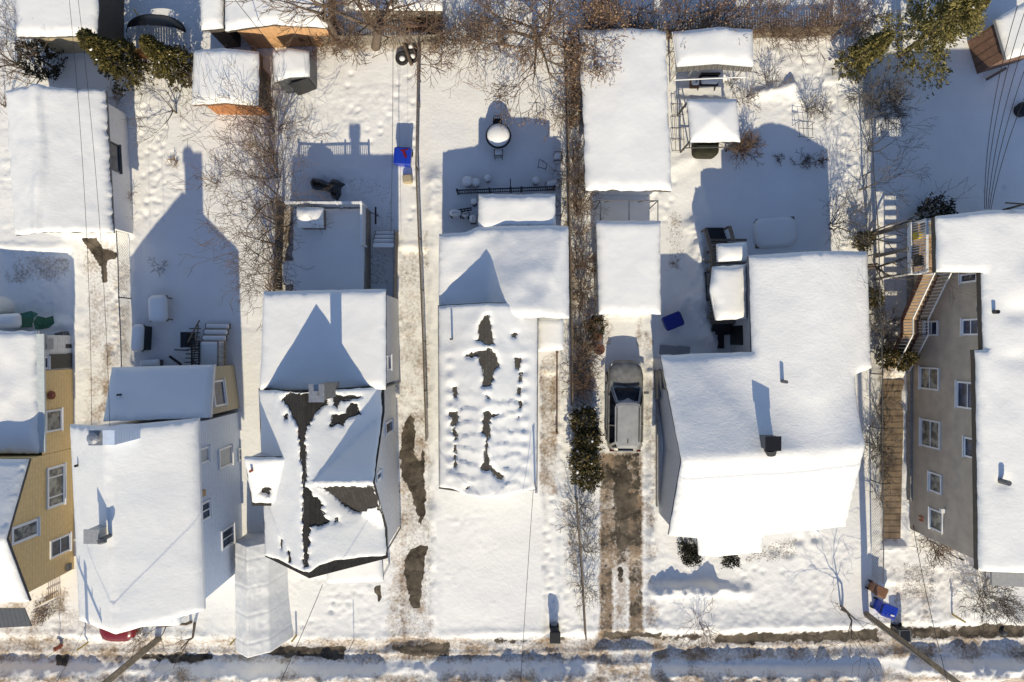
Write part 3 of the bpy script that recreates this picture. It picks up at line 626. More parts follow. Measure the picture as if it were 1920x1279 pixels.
def building(name, label, cat, pg, zf, wm, ins=.2, deck='fascia', group=None, z0=-.5, **kw):
    cx = sum(p[0] for p in pg) / len(pg); cy = sum(p[1] for p in pg) / len(pg)
    t = thing(name, label, cat, (cx, cy, 0), group); w = walls(t, pg, zf, wm, ins, z0); r = roof(t, pg, zf, deck=deck, **kw); return t, w, r
def edge_of(w, side):
    """wall edge of a plan polygon that lies furthest to one side: returns plan points a,b"""
    best = None
    for i in range(len(w)):
        a, b = w[i], w[(i + 1) % len(w)]; mx, my = (a[0] + b[0]) / 2, (a[1] + b[1]) / 2
        v = {'e': mx, 'w': -mx, 'n': my, 's': -my}[side]
        if best is None or v > best[0]: best = (v, a, b)
    a, b = best[1], best[2]
    if side in 'ew': return (a, b) if a[1] < b[1] else (b, a)      # running north
    return (a, b) if a[0] < b[0] else (b, a)

# ---- blue-grey house
pgA = poly([(148, 1163), (380, 1146), (368, 785), (128, 797)], 5.42)
rA = (((pgA[0][0] + pgA[1][0]) / 2 - .02, (pgA[0][1] + pgA[1][1]) / 2), ((pgA[2][0] + pgA[3][0]) / 2, (pgA[2][1] + pgA[3][1]) / 2))
zA = gable(rA[0], rA[1], 2.92, 7.28, 5.2)
A = thing('house', 'tall blue-grey sided house with a smooth snowy gable roof, right of the yellow house', 'house', (-17.2, -8, 0))
wA = walls(A, pgA, zA, 'blue_siding', .26, drop=.12); wallA = A.children[0]
rfA = roof(A, pgA, zA, deck='white', thick=.22, noise=.06, nsc=3.0, rnd=.3, edge=.5, snow='snow_r', wob=.008)
eA = edge_of(wA, 'e')
for c1, c2, g in (((368, 874), (390, 836), 'glass_blind'), ((410, 881), (433, 834), 'glass_blind'), ((446, 866), (454, 838), 'glass'), ((374, 981), (392, 936), 'glass'), ((415, 1033), (436, 982), 'glass')):
    window(A, *eA, c1, c2, -1, g, None if g != 'glass' else 'v')
m = M(); p = hitplane(377, 925, *eA); m.box(p.x + .08, p.y, p.z, .14, .3, .35); part('wall_lamp', m, MT['tan_wood'], A)
ch = M(); ch.box(-16.72, -3.95, 7.6, .95, .6, 2.2); c = part('chimney', ch, MT['blue_siding'], rfA)
m = M(); m.box(-17.0, -3.95, 8.73, .55, .62, .06); m.tube((-17.0, -3.95, 8.7), (-17.0, -3.95, 8.95), .17, .17, 14); m.tube((-17, -3.95, 8.95), (-17, -3.95, 9.0), .24, .1, 14); part('chimney_cap', m, MT['steel'], rfA)
m = M(); m.box(-17.62, -8.2, 7.2, .55, .5, 1.5); m.box(-17.62, -8.2, 7.98, .66, .6, .06); part('chimney', m, MT['mgrey'], rfA)
m = M(); m.tube((-17.15, -8.3, 6.9), (-17.15, -8.3, 8.05), .09, .09, 10); m.tube((-17.15, -8.3, 8.05), (-17.1, -8.45, 8.1), .2, .16, 10); part('vent', m, MT['dgrey'], rfA)
m = M(); m.tube((-19.55, -5.6, 5.3), (-19.55, -5.6, 6.05), .06, .06, 8); part('vent', m, MT['black'], rfA)
pg = poly([(207, 689), (399, 684), (391, 783), (190, 791)], 3.4); zx = plane3((207, 689, 2.65), (399, 684, 2.65), (391, 783, 3.75))
pg = [XY(207, 689, 2.85), XY(399, 684, 2.85), XY(391, 784, 4.0), XY(190, 791, 4.0)]
w = walls(A, pg, zx, 'taupe_siding', .1); roof(A, pg, zx, deck='white', thick=.2, snow='snow', rnd=.2, name='lean_to_roof')
a, b = edge_of(w, 'e'); window(A, a, b, (402, 764), (417, 712), -1, 'glass_blue', None)
m = M(); m.tube((-19.0, -2.6, 3.0), (-19.0, -2.6, 3.75), .05, .05, 8); part('vent', m, MT['black'], A)
pg = poly([(240, 1140), (333, 1132), (333, 1175), (240, 1179)], 2.75); roof(A, pg, flat(2.5), thick=.25, name='porch_roof', deck='white', rnd=.25)
m = M()
for px in (245, 328): q = P(px, 1168, 2.4); m.box(q.x, q.y, 1.1, .1, .1, 2.7)
part('porch_post', m, MT['white'], A)

# ---- yellow house at the left
Y = thing('house', 'yellow sided house at the left edge with white framed windows', 'house', (-26, -6, 0))
XW = -23.46
pgF = [(-31.0, -12.53), (-23.22, -12.53), (-23.22, -5.68), (-31.0, -5.68)]; zF = gable((-31, -9.1), (-23, -9.1), 3.42, 5.25, 3.75)
pgR = [(-31.0, -5.6), (-23.6, -5.6), (-23.72, .5), (-31.0, .5)]; zR = plane3((0, 620, 2.55), (70, 620, 2.45), (70, 862, 2.5))
walls(Y, [(-31, -12.2), (XW, -12.2), (XW, -5.72), (-31, -5.72)], zF, 'yellow_siding', 0)
walls(Y, [(-31, -5.70), (XW - .002, -5.70), (XW - .05, -1.5), (-31, -1.5)], flat(2.62), 'yellow_siding', 0)
walls(Y, [(-31, -1.49), (XW - .12, -1.49), (XW - .12, .3), (-31, .3)], flat(2.6), 'white_siding', 0)
roof(Y, pgF, zF, deck='fascia', thick=.24, rnd=.3, snow='snow_r', noise=.03)
roof(Y, pgR, zR, deck='white', thick=.28, rnd=.4, snow='snow_r', noise=.07, wob=.05, name='rear_roof')
m = M(); m.box(-23.5, -2.6, 2.52, .38, 5.9, .1, R(.7)); part('gutter', m, MT['corr_clear'], Y)
a, b = (XW, -12.2), (XW, -1.5)
window(Y, a, b, (84, 812), (114, 766), -1, 'glass_curt', None); window(Y, a, b, (87, 956), (119.5, 869), -1, 'glass_curt', 'tri', fw=.12); window(Y, a, b, (70, 971), (20, 1024), -1, 'glass_curt', None, fw=.12); window(Y, a, b, (130, 999), (93, 1049), -1, 'glass', 'h')
m = M(); q = hitplane(127, 1063, a, b); m.box(XW + .06, q.y, q.z, .12, .35, .3); part('vent', m, MT['dgrey'], Y)
q = hitplane(95, 741, a, b); m = M()
for k in range(8): m.tube((XW + .03, q.y + .17 * math.cos(k * .785), q.z + .2 * math.sin(k * .785)), (XW + .1, q.y + .17 * math.cos(k * .785 + .785), q.z + .2 * math.sin(k * .785 + .785)), .07, .05, 6)
m.tube((XW, q.y, q.z), (XW + .12, q.y, q.z), .17, .12, 12); part('wall_ornament', m, MT['rust'], Y)
window(Y, (XW - .12, -1.5), (XW - .12, .3), (77, 692), (89, 669), -1, 'glass', None, fw=.06)
m = M(); m.box(XW - .1, -1.05, .95, .1, .75, 1.7); part('door', m, MT['black'], Y)
m = M(); m.box(XW - .05, -.15, 1.9, .08, .55, .5); m.box(XW - .05, .1, 2.2, .1, .5, .12); part('shutter', m, MT['mgrey'], Y)
pg = poly([(-40, 1138), (50, 1138), (56, 1176), (-40, 1182)], 2.3); roof(Y, pg, plane3((0, 1138, 2.5), (50, 1138, 2.5), (50, 1178, 2.15)), False, deck='corr', name='porch_roof', bot=-.06)
m = M()
for k in range(7):
    q = P(80 + k * 3.6, 1132 - k * 1.5, .5); m.box(q.x, q.y, .55, .05, .05, 1.1)
for z in (.2, .45, .7, .95, 1.1): m.bar(P(78, 1134, z), P(104, 1121, z), .05, .05)
part('lattice', m, MT['white'], Y)

# ---- house with the cross gable
B = thing('house', 'grey-white cross-gabled house with bare dark shingles showing through patchy roof snow', 'house', (-8.8, -5, 0))
pgB = [XY(497, 1044, 4.6), XY(727, 1046, 4.6), XY(719, 722, 4.6), XY(484, 728, 4.6)]
rB = (XY(578, 1087, 7.6), XY(565, 735, 7.6)); zM = gable(*rB, 2.95, 7.45, 4.55)
zC0 = lambda X, Yy: np.where(np.asarray(X) > -8.9, 7.28 - np.abs(np.asarray(Yy) + 6.08) * .97, -5)
zB = maxz(zM, zC0)
wB = walls(B, pgB, zB, 'white_siding', .22, drop=.14)
C2 = lambda pts: onroof(crop(pts, 440, 680, 2.975), zB)
hB = [C2([(262, 205), (285, 185), (320, 170), (330, 168), (420, 168), (425, 205), (530, 205), (515, 235), (470, 260), (440, 300), (420, 350), (392, 362), (397, 470), (402, 680), (440, 730), (490, 790), (480, 820), (530, 880), (500, 905), (418, 915), (414, 1135), (386, 1135), (382, 900), (385, 700), (367, 480), (350, 350), (300, 250)]),
      C2([(542, 290), (620, 285), (640, 230), (688, 225), (692, 290), (640, 310), (600, 350), (545, 350)]), C2([(545, 165), (580, 185), (700, 182), (690, 200), (600, 212), (565, 258), (548, 220)]),
      C2([(470, 694), (560, 690), (700, 690), (772, 690), (800, 760), (830, 850), (800, 806), (740, 820), (690, 840), (620, 805), (560, 745), (505, 705)]), C2([(300, 1055), (312, 1050), (322, 1100), (300, 1105)]), C2([(262, 990), (270, 985), (272, 1030), (262, 1035)]), C2([(275, 295), (300, 292), (302, 318), (280, 318)]), C2([(560, 865), (580, 862), (580, 885), (562, 888)])]
sB = C2([(175, 1072), (240, 1092), (330, 1135), (386, 1160), (415, 1165), (480, 1125), (560, 1098), (700, 1085), (848, 1070), (845, 960)]) ; z4 = inset(pgB, .06)
sB = [sB[0], sB[1], sB[2], sB[3], sB[4], sB[5], sB[6], sB[7], (z4[1][0], sB[8][1]), z4[2], z4[3], (z4[0][0], sB[0][1])]
rfB = roof(B, pgB, zB, sB, deck='shingle', thick=.10, sp=.12, holes=hB, snow='snow_r', noise=.022, nsc=.7, rnd=.2, hwob=.07, hr=.35, wob=.03, base=.03, dsp=.14)
m = M(); m.box(-8.05, -2.15, 7.1, .5, .62, 2.7); part('chimney', m, MT['concrete'], rfB); m = M(); m.box(-8.05, -2.15, 8.49, .62, .74, .08); m.box(-8.05, -2.15, 8.6, .2, .2, .22); part('chimney_cap', m, MT['steel'], rfB)
pgD = [XY(462, 858, 6.3), XY(560, 858, 6.6), XY(560, 945, 5.9), XY(468, 945, 5.5)]; pgD = [(-11.9, -7.55), (-9.6, -7.55), (-9.6, -5.15), (-11.9, -5.15)]; zDm = lambda X, Yy: 6.25 + (np.asarray(Yy) + 5.15) * .38
D = part('dormer', wall_mesh([(-11.75, -7.35), (-9.3, -7.35), (-9.3, -5.2), (-11.75, -5.2)], lambda x, y: zDm(x, y) - .1, 3.9), MT['grey_siding'], B)
part('dormer_roof', slab_mesh(pgD, zDm, 0, -.14), MT['shingle'], D)
hD = [onroof(crop([(150, 700), (165, 690), (200, 695), (205, 720), (180, 735), (155, 725)], 440, 680, 2.975), zDm)]
part('snow_cover', snow_mesh([(-11.85, -7.35), (-9.7, -7.42), (-9.7, -5.18), (-11.85, -5.18)], zDm, .2, holes=hD, base=.004, noise=.06, nsc=.8, wob=.05, hwob=.1), MT['snow_r'], D, smooth=True)
m = M(); m.tube((-11.55, -5.75, 6.0), (-11.55, -5.75, 6.5), .06, .06, 10); part('vent', m, MT['rust'], D)
pgE = [XY(492, 546, 4.95), XY(722, 541, 4.95), (-5.86, -2.25), (-11.7, -2.25)]; zE = lambda X, Yy: 4.85 + (np.asarray(Yy) + 2.2) * -.03
pgE = [pgE[3], pgE[2], pgE[1], pgE[0]]
w = walls(B, pgE, zE, 'white_siding', .2); roof(B, pgE, zE, deck='fascia', thick=.26, snow='snow', rnd=.5, noise=.03, name='flat_roof', edge=.3)
a, b = edge_of(w, 'e'); window(B, a, b, (724, 695), (731, 666), -1, 'glass', None, fw=.07)
a, b = edge_of(wB, 'e'); window(B, a, b, (722, 818), (734, 785), -1, 'glass', None); window(B, a, b, (705, 905), (713, 880), -1, 'glass', None)
pg = [XY(610, 1082, 2.85), XY(612, 1096, 2.85), XY(717, 1092, 2.85), XY(714, 1035, 2.85), XY(610, 1035, 2.85)]; roof(B, pg, flat(2.6), thick=.24, deck='fascia', rnd=.2, name='porch_roof')
m = M(); q = XY(713, 1088, 2.5); m.box(q[0], q[1], 1.1, .09, .09, 2.9); part('porch_post', m, MT['white'], B)
m = M(); q = XY(616, 1090, 2.5); m.box(q[0], q[1], 1.1, .09, .09, 2.9); part('porch_post', m, MT['white'], B)
m = M(); m.tube((-6.0, -10.05, -.2), (-6.0, -10.05, 4.4), .04, .04, 6); m.tube((-6.02, -2.2, -.2), (-6.02, -2.2, 4.6), .04, .04, 6); part('downspout', m, MT['dgrey'], B)

# ---- low house in the middle
Dh = thing('house', 'low pale house in the middle with ribbed roof snow and bare shingle patches', 'house', (-.5, -2, 0))
xr = XY(912, 750, 5.2)[0]
pgM = [XY(822, 437, 3.35), XY(872, 434, 3.35), XY(895, 424, 3.3), XY(1042, 422, 3.3), XY(1066, 424, 3.35), XY(1067, 597, 3.35), XY(822, 597, 3.35)]; pgM.reverse()
def zMd(X, Yy):
    X = np.asarray(X); Yy = np.asarray(Yy); s = np.clip((X + 1.3) / 1.0, 0, 1); s = s * s * (3 - 2 * s); h = np.maximum(0, 1.1 - .22 * np.abs(Yy - 1.5)); h = np.minimum(h, np.maximum(0, 1.3 - .75 * np.clip(X - 1.2, 0, 3)))
    return 3.12 + s * h - np.clip(Yy - 3.2, 0, 9) * .06
pgF1 = [XY(822, 918, 3.75), XY(1008, 920, 3.75), XY(1010, 568, 3.75), XY(820, 572, 3.75)]; zF1 = gable((xr, -8), (xr, 2), 2.45, 5.0, 3.5)
pgN = [XY(896, 430, 3.1), XY(1042, 430, 3.1), XY(1042, 362, 3.1), XY(896, 363, 3.1)]
walls(Dh, pgM, zMd, 'white_siding', .2); roof(Dh, pgM, zMd, thick=.26, snow='snow_r', noise=.07, nsc=1.3, rnd=.35, name='rear_roof', deck='fascia', wob=.02)
walls(Dh, pgN, flat(2.85), 'white_siding', .25); roof(Dh, pgN, flat(2.82), thick=.36, snow='snow', rnd=.45, noise=.05, name='back_porch_roof', wob=.03, edge=.25)
walls(Dh, pgF1, zF1, 'white_siding', .2, drop=.16)
C3 = lambda pts: onroof(crop(pts, 800, 560, 3.28), zF1)
hF = [C3(q) for q in ([(350, 110), (388, 104), (398, 200), (410, 280), (378, 282), (352, 270), (305, 262), (322, 235), (320, 150)], [(238, 348), (275, 330), (315, 328), (340, 326), (380, 312), (425, 335), (440, 400), (435, 430), (410, 450), (410, 530), (375, 542), (352, 535), (347, 440), (334, 400), (332, 362), (290, 362), (240, 362)], [(368, 585), (384, 595), (382, 622), (368, 620)],
     [(352, 700), (385, 698), (440, 716), (420, 730), (388, 732), (386, 780), (398, 800), (387, 830), (380, 860), (374, 900), (382, 940), (392, 1025), (430, 1065), (475, 1082), (468, 1115), (440, 1108), (410, 1075), (385, 1060), (340, 1058), (336, 1040), (355, 1000), (360, 900), (365, 860), (350, 820)],
     [(158, 540), (190, 540), (190, 610), (170, 605)], [(140, 695), (190, 695), (190, 740), (186, 785), (158, 780)], [(160, 800), (186, 798), (186, 870), (168, 870)], [(170, 890), (187, 890), (187, 950), (170, 940)], [(172, 970), (188, 965), (188, 1045), (172, 1030)],
     [(543, 362), (568, 355), (584, 400), (570, 432), (545, 425)], [(563, 450), (582, 448), (584, 512), (566, 522)], [(563, 550), (577, 545), (578, 590), (563, 590)], [(563, 632), (577, 630), (578, 672), (564, 670)], [(558, 718), (566, 716), (566, 736), (558, 735)], [(520, 208), (552, 205), (550, 240), (528, 236)], [(240, 1160), (268, 1142), (262, 1165), (248, 1175)])]
sF = C3([(80, 1158), (160, 1168), (240, 1200), (300, 1218), (380, 1222), (450, 1222), (500, 1208), (600, 1180), (684, 1168)]); z4 = inset(pgF1, .04)
sF = sF[:-1] + [(z4[1][0], sF[-1][1]), z4[2], z4[3], (z4[0][0], sF[0][1])]
def waves(X, Yy):
    r = np.clip((-2.2 - Yy) / .6, 0, 1) * np.clip((Yy + 7.6) / .6, 0, 1); side = np.clip(1 - np.abs(np.abs(X - xr) - 1.0) / .95, 0, 1) ** .5
    ph = Yy / .66 + .3 * np.sign(X - xr) + .6 * vnoise(X / .6, Yy / .9, 5) + .25 * vnoise(X / .2, Yy / .2, 6); fr = ph - np.floor(ph)
    g = .1 * (fr ** 1.6 - .45) * r * side
    sc = .06 * np.exp(-((np.abs(X - xr) - 1.78) / .2) ** 2) * (np.sin(Yy * 2 * math.pi / .66 + 2 * vnoise(X * 0, Yy / 1.2, 8))) * np.clip((-.3 - Yy) / .5, 0, 1)
    return g + sc + .05 * np.exp(-((Yy + .6) / .35) ** 2)
rfD = roof(Dh, pgF1, zF1, sF, deck='shingle2', thick=.14, sp=.11, holes=hF, snow='snow', noise=.03, nsc=.8, rnd=.2, hwob=.065, hr=.28, extra=waves)
q = P(847, 636, 4.4); m = M(); m.tube((q.x, q.y, 3.6), (q.x, q.y, 5.0), .05, .05, 8); part('vent', m, MT['dgrey'], rfD)
q = P(1006, 912, 4.4); m = M(); m.tube((q.x - .05, q.y, 3.4), (q.x - .05, q.y, 5.5), .045, .045, 8); m.box(q.x - .05, q.y, 5.5, .12, .12, .12); part('service_mast', m, MT['mgrey'], rfD)
pgP = [XY(1008, 660, 2.75), XY(1057, 656, 2.75), XY(1057, 596, 2.75), XY(1008, 596, 2.75)]; walls(Dh, pgP, flat(2.5), 'white_siding', .25); roof(Dh, pgP, flat(2.5), thick=.25, deck='fascia', rnd=.3, snow='snow', name='side_porch_roof')

# ---- L-shaped house on the right
Ch = thing('house', 'L-shaped white house with deep smooth roof snow right of the parked car', 'house', (12, -3, 0))
pgC = [XY(1255, 1005, 3.6), XY(1309, 1010, 3.5), XY(1312, 1043, 3.2), XY(1340, 1046, 3.2), XY(1430, 1037, 3.2), XY(1434, 1004, 3.5), XY(1590, 990, 3.7), XY(1625, 836, 5.1), XY(1600, 702, 3.9), XY(1637, 690, 3.9), XY(1628, 471, 3.9), XY(1405, 479, 3.9), XY(1410, 660, 3.9), XY(1245, 667, 3.9), XY(1280, 868, 5.1)]
rC = (XY(1280, 862, 5.1), XY(1625, 838, 5.1)); _zc1 = gable(*rC, 4.1, 4.85, 3.35)
def zC(X, Yy):
    a = _zc1(X, Yy); b = np.where(np.asarray(Yy) > -5.6, 4.95 - np.sqrt((np.asarray(X) - 14.1) ** 2 * .17 + .1), -9.0); d = np.clip((b - a + .7) / 1.4, 0, 1); return a + (b - a) * d + .35 * d * (1 - d)
zC1 = lambda X, Yy: np.maximum(zC(X, Yy), 2.95)
wC = walls(Ch, pgC, zC1, 'grey_siding', .24, drop=.12); rfC = roof(Ch, pgC, zC1, deck='fascia', thick=.3, sp=.2, snow='snow_w', noise=.05, nsc=2.6, rnd=.5, wob=.015, edge=.35)
a, b = (7.75, -9.2), (7.68, -.8); 
a, b = wC[14], wC[13]; window(Ch, a, b, (1246, 730), (1252, 696), 1, 'glass', None, fw=.05, zz=(1.6, 2.5), fm='dgrey')
a0, b0 = (7.8, -3), (7.8, -.5); m = M(); m.box(7.66, -2.3, .6, .12, 1.5, .9); part('window_well', m, MT['dgrey'], Ch)
m = M(); m.box(7.72, -6.0, .15, .08, 5.6, .5); part('foundation', m, MT['foundation'], Ch)
q = P(1450, 832, 5.7); m = M(); m.box(q.x, q.y, 4.8, .62, .56, 1.7); part('chimney', m, MT['dgrey'], rfC); m = M(); m.box(q.x, q.y, 5.68, .72, .66, .07); part('chimney_cap', m, MT['black'], rfC); m = M(); m.tube((q.x + .05, q.y - .34, 5.25), (q.x + .1, q.y - .6, 5.2), .3, .2, 12); part('satellite_dish', m, MT['black'], rfC)
q = P(1473, 716, 5.0); m = M(); m.tube((q.x, q.y, 4.0), (q.x, q.y, 5.12), .08, .08, 10); part('vent', m, MT['dgrey'], rfC)
pg = [XY(1346, 600, 3.0), XY(1402, 598, 3.0), XY(1400, 494, 3.0), XY(1340, 500, 3.0), XY(1335, 545, 3.0)]; roof(Ch, pg, flat(2.7), thick=.36, snow='snow', rnd=.5, deck='white', name='side_porch_roof', edge=.3, wob=.05)
pg = [XY(1349, 490, 2.9), XY(1404, 487, 2.9), XY(1403, 453, 2.9), XY(1348, 456, 2.9)]; roof(Ch, pg, flat(2.6), thick=.34, snow='snow', rnd=.3, deck='white', name='entry_roof', edge=.4)
m = M()
for px, py in ((1352, 462), (1350, 500), (1350, 592), (1398, 592)): q = XY(px, py, 2.5); m.box(*q, 1.1, .1, .1, 3.0)
part('porch_post', m, MT['old_wood'], Ch)
m = M(); q = XY(1370, 545, .9)
for k in range(26): y = XY(0, 605 - k * 6.2, .9)[1]; m.box(q[0] - .1, y, .85, 1.9, .13, .06)
part('porch_floor', m, MT['old_wood'], Ch)
st = M()
for k in range(5): q = XY(1345, 452 - k * 6.5, .8); st.box(q[0] + .05, q[1], .8 - k * .17, .95, .17, .05)
part('stair', st, MT['iron'], Ch); st = M()
for k in range(4): q = XY(1357, 606 + k * 6, .8); st.box(q[0], q[1], .72 - k * .18, 1.05, .2, .05)
part('stair', st, MT['iron'], Ch)
m = M(); m.bar(P(1323, 430, .9), P(1338, 486, 1.7), .18, .1); m.bar(P(1338, 486, 1.7), P(1336, 515, 1.7), .2, .1); m.bar(P(1367, 425, .8), P(1375, 452, 1.8), .12, .08); m.bar(P(1370, 424, .4), P(1378, 452, 1.4), .06, .05)
for a_, b_, z_ in ((1323, 430, .9), (1338, 486, 1.7), (1367, 425, .8)): q = P(a_, b_, z_); m.box(q.x, q.y, z_ / 2 - .2, .09, .09, z_ + .3)
part('handrail', m, MT['old_wood'], Ch)
m = M(); m.bar(P(1323, 510, 1.1), P(1326, 565, 1.1), .06); m.bar(P(1322, 510, .7), P(1325, 565, .7), .04)
for py in (512, 538, 563): q = P(1324, py, .6); m.box(q.x, q.y, .5, .06, .06, 1.3)
part('side_rail', m, MT['iron'], Ch)
m = M(); m.box(11.72, .3, 1.0, .06, 1.0, 2.0); part('door', m, MT['black'], Ch)
m = M(); m.box(11.15, .3, .1, .35, 1.4, .1); part('doorstep', m, MT['black'], Ch)

# ---- brown stucco apartment house at the right
Rb = thing('apartment_house', 'long two-storey brown stucco house at the right edge with white windows', 'house', (24, -2, 0))
pgR1 = [XY(1846, 1071, 6.15), XY(2010, 1078, 6.15), XY(2010, 388, 6.15), XY(1850, 394, 6.15), XY(1762, 404, 6.15), XY(1765, 511, 6.15), XY(1848, 511, 6.15), XY(1853, 655, 6.15), XY(1834, 655, 6.15), XY(1836, 680, 6.15)]
pgR1 = [(20.95, -10.3), (27.8, -10.45), (27.8, 5.95), (21.1, 5.84), (19.05, 5.6), (19.1, 3.1), (21.06, 3.08), (21.15, -.38), (20.78, -.4), (20.82, -1.0)]
zR1 = lambda X, Yy: 5.92 + (np.asarray(X) - 21) * .03
wR = walls(Rb, [(21.3, -10.05), (27.6, -10.2), (27.6, 5.6), (21.36, 5.5)], zR1, 'stucco', 0); rfR = roof(Rb, pgR1, zR1, deck='brown_wall', thick=.3, snow='snow_r', noise=.06, nsc=2.6, rnd=.3, wob=.012, edge=.5, bot=-.3, extra=lambda X, Yy: sum(-d_ * np.exp(-(((X - x_) / rx) ** 2 + ((Yy - y_) / ry) ** 2)) for x_, y_, rx, ry, d_ in ((22.5, 1.3, .7, .45, .2), (23.2, 2.6, .8, .7, -.14), (21.9, -6.3, .3, .25, .16), (23.3, -.3, .4, .3, .14), (22.6, -.8, .9, .4, .12))))
a, b = (21.3, -10.05), (21.36, 5.5)
for c1, c2, g, mu in (((1803, 532), (1834, 510), 'glass', None), ((1735, 630), (1760, 601), 'glass_blue', 'h'), ((1806, 629), (1838, 597), 'glass_blue', 'h'), ((1727, 729), (1762, 690), 'glass_curt', 'h'), ((1796, 764), (1836, 718), 'glass_blue', 'h'), ((1728, 835), (1764, 791), 'glass_curt', 'h'), ((1810, 856), (1836, 824), 'glass', None), ((1744, 920), (1767, 891), 'glass_curt', None), ((1745, 990), (1769, 961), 'glass_curt', None),
                      ((1700, 744), (1705, 716), 'glass', 'v'), ((1701, 834), (1707, 806), 'glass', 'v'), ((1702, 926), (1708, 895), 'glass', 'v')):
    window(Rb, a, b, c1, c2, 1, g, mu, fw=.08)
for px, py in ((1839, 580), (1846, 602)):
    q = hitplane(px, py, a, b); m = M(); m.box(21.27, q.y, q.z, .12, .22, .2); part('vent', m, MT['dgrey'], Rb)
q = hitplane(1728, 972, a, b); m = M(); m.box(21.26, q.y + .09, q.z, .05, .07, .34); m.box(21.26, q.y - .1, q.z, .05, .07, .3); m.box(21.25, q.y, q.z + .12, .05, .2, .06); part('wall_ornament', m, MT['rust'], Rb)
q = hitplane(1772, 958, a, b); m = M(); m.box(21.2, q.y, q.z, .25, .2, .15); m.bar((21.2, q.y, q.z), (21.2, q.y - 1.2, q.z - .1), .03); part('wall_lamp', m, MT['white'], Rb)
m = M(); m.box(21.24, -1.0, .05, .14, 15, .5); part('foundation', m, MT['foundation'], Rb)
m = M(); m.tube((23.6, -.3, 5.9), (23.6, -.3, 6.55), .1, .1, 8); part('vent', m, MT['black'], rfR)
q = P(1880, 903, 6.3); m = M(); m.tube((q.x, q.y, 5.8), (q.x, q.y, 6.7), .12, .12, 8); part('vent', m, MT['dgrey'], rfR); q = P(1866, 585, 6.3); m = M(); m.tube((q.x, q.y, 5.8), (q.x, q.y, 6.5), .09, .09, 8); part('vent', m, MT['black'], rfR)
# balcony and outside stair
DZ = 3.25
m = M()
for k in range(18): m.box(20.42, 3.28 + .07 + k * .14, DZ - .03, 1.75, .132, .05)
dk = part('balcony', m, MT['deck_wood'], Rb)
m = M()
for s in (3.28, 5.78): m.box(20.42, s, DZ - .12, 1.8, .05, .28)
m.box(19.5, 4.53, DZ - .12, .07, 2.55, .3); part('fascia', m, MT['white'], dk)
m = M(); m.box(19.46, 4.53, 1.4, .16, .16, 3.4); m.box(19.46, 3.3, 1.4, .14, .14, 3.4); m.box(19.46, 5.7, 1.4, .14, .14, 3.4); part('post', m, MT['grey_wood'], dk)
m = M(); m.box(19.62, 4.53, DZ + 1.08, .12, 2.5, .05); m.box(20.4, 3.3, DZ + 1.08, .05, .05, .05); m.box(20.4, 5.76, DZ + 1.08, 1.6, .06, .05)
for k in range(20): m.box(19.6, 3.35 + k * .128, DZ + .53, .035, .035, 1.06)
for k in range(12): m.box(19.65 + k * .14, 5.76, DZ + .53, .035, .035, 1.06)
m.box(19.62, 3.3, DZ + .55, .09, .09, 1.2); part('railing', m, MT['white'], dk)
sx0, sx1 = 20.1, 20.82; m = M(); n1 = 9; y = 3.22; z = DZ - .18
for k in range(n1): m.box((sx0 + sx1) / 2, y - .12, z, sx1 - sx0, .26, .045); y -= .235; z -= .18
yl = y; zl = z + .02
m.box((sx0 + sx1) / 2, yl - .36, zl, sx1 - sx0, .8, .045); y = yl - .78; z = zl - .18
for k in range(8): m.box((sx0 + sx1) / 2, y - .12, z, sx1 - sx0, .26, .045); y -= .235; z -= .18
stp = part('stair', m, MT['stair_wood'], Rb); ye, ze = y, z
m = M()
for x in (sx0 - .03, sx1 + .03):
    m.bar((x, 3.25, DZ - .1), (x, yl, zl), .05, .24); m.bar((x, yl, zl), (x, yl - .78, zl), .05, .2); m.bar((x, yl - .78, zl), (x, ye, ze), .05, .24)
part('stringer', m, MT['brick'], stp)
m = M()
for x in (sx0 - .03, sx1 + .03):
    h = .95
    m.bar((x, 3.25, DZ + h), (x, yl, zl + h), .05, .05); m.bar((x, yl, zl + h), (x, yl - .78, zl + h), .05, .05); m.bar((x, yl - .78, zl + h), (x, ye, ze + h), .05, .05)
    for (y0, z0, y1, z1, n) in ((3.25, DZ, yl, zl, 13), (yl, zl, yl - .78, zl, 5), (yl - .78, zl, ye, ze, 11)):
        for k in range(n + 1):
            t = k / n; m.box(x, y0 + (y1 - y0) * t, z0 + (z1 - z0) * t + h / 2, .03, .03, h)
part('handrail', m, MT['white'], stp)
m = M(); m.tube(P(1656, 523, 1.4), P(1708, 513, 3.3), .035, .035, 6); part('brace', m, MT['white'], dk)
m = M(); m.tube((22.3, 5.95, 5.6), (22.3, 5.95, 7.0), .05, .05, 6); m.bar((22.3, 5.95, 6.9), (21.6, 6.05, 6.7), .06); part('service_mast', m, MT['iron'], Rb)
# front steps rail
m = M(); a = P(1713, 990, 0); b = P(1777, 1036, 0)
for h in (.15, .95): m.bar((a.x, a.y, h), (b.x, b.y, h), .05, .05)
for k in range(25): t = k / 24; m.box(a.x + (b.x - a.x) * t, a.y + (b.y - a.y) * t, .5, .03, .03, 1.0)
part('front_railing', m, MT['white'], Rb); m = M(); m.box(b.x, b.y, .6, .08, .08, 1.3); part('rail_post', m, MT['iron'], Rb)
pg = [XY(1868, 1102, 2.8), XY(1990, 1108, 2.8), XY(1990, 1060, 2.8), XY(1868, 1060, 2.8)]; roof(Rb, pg, flat(2.5), False, deck='mgrey', name='porch_roof')


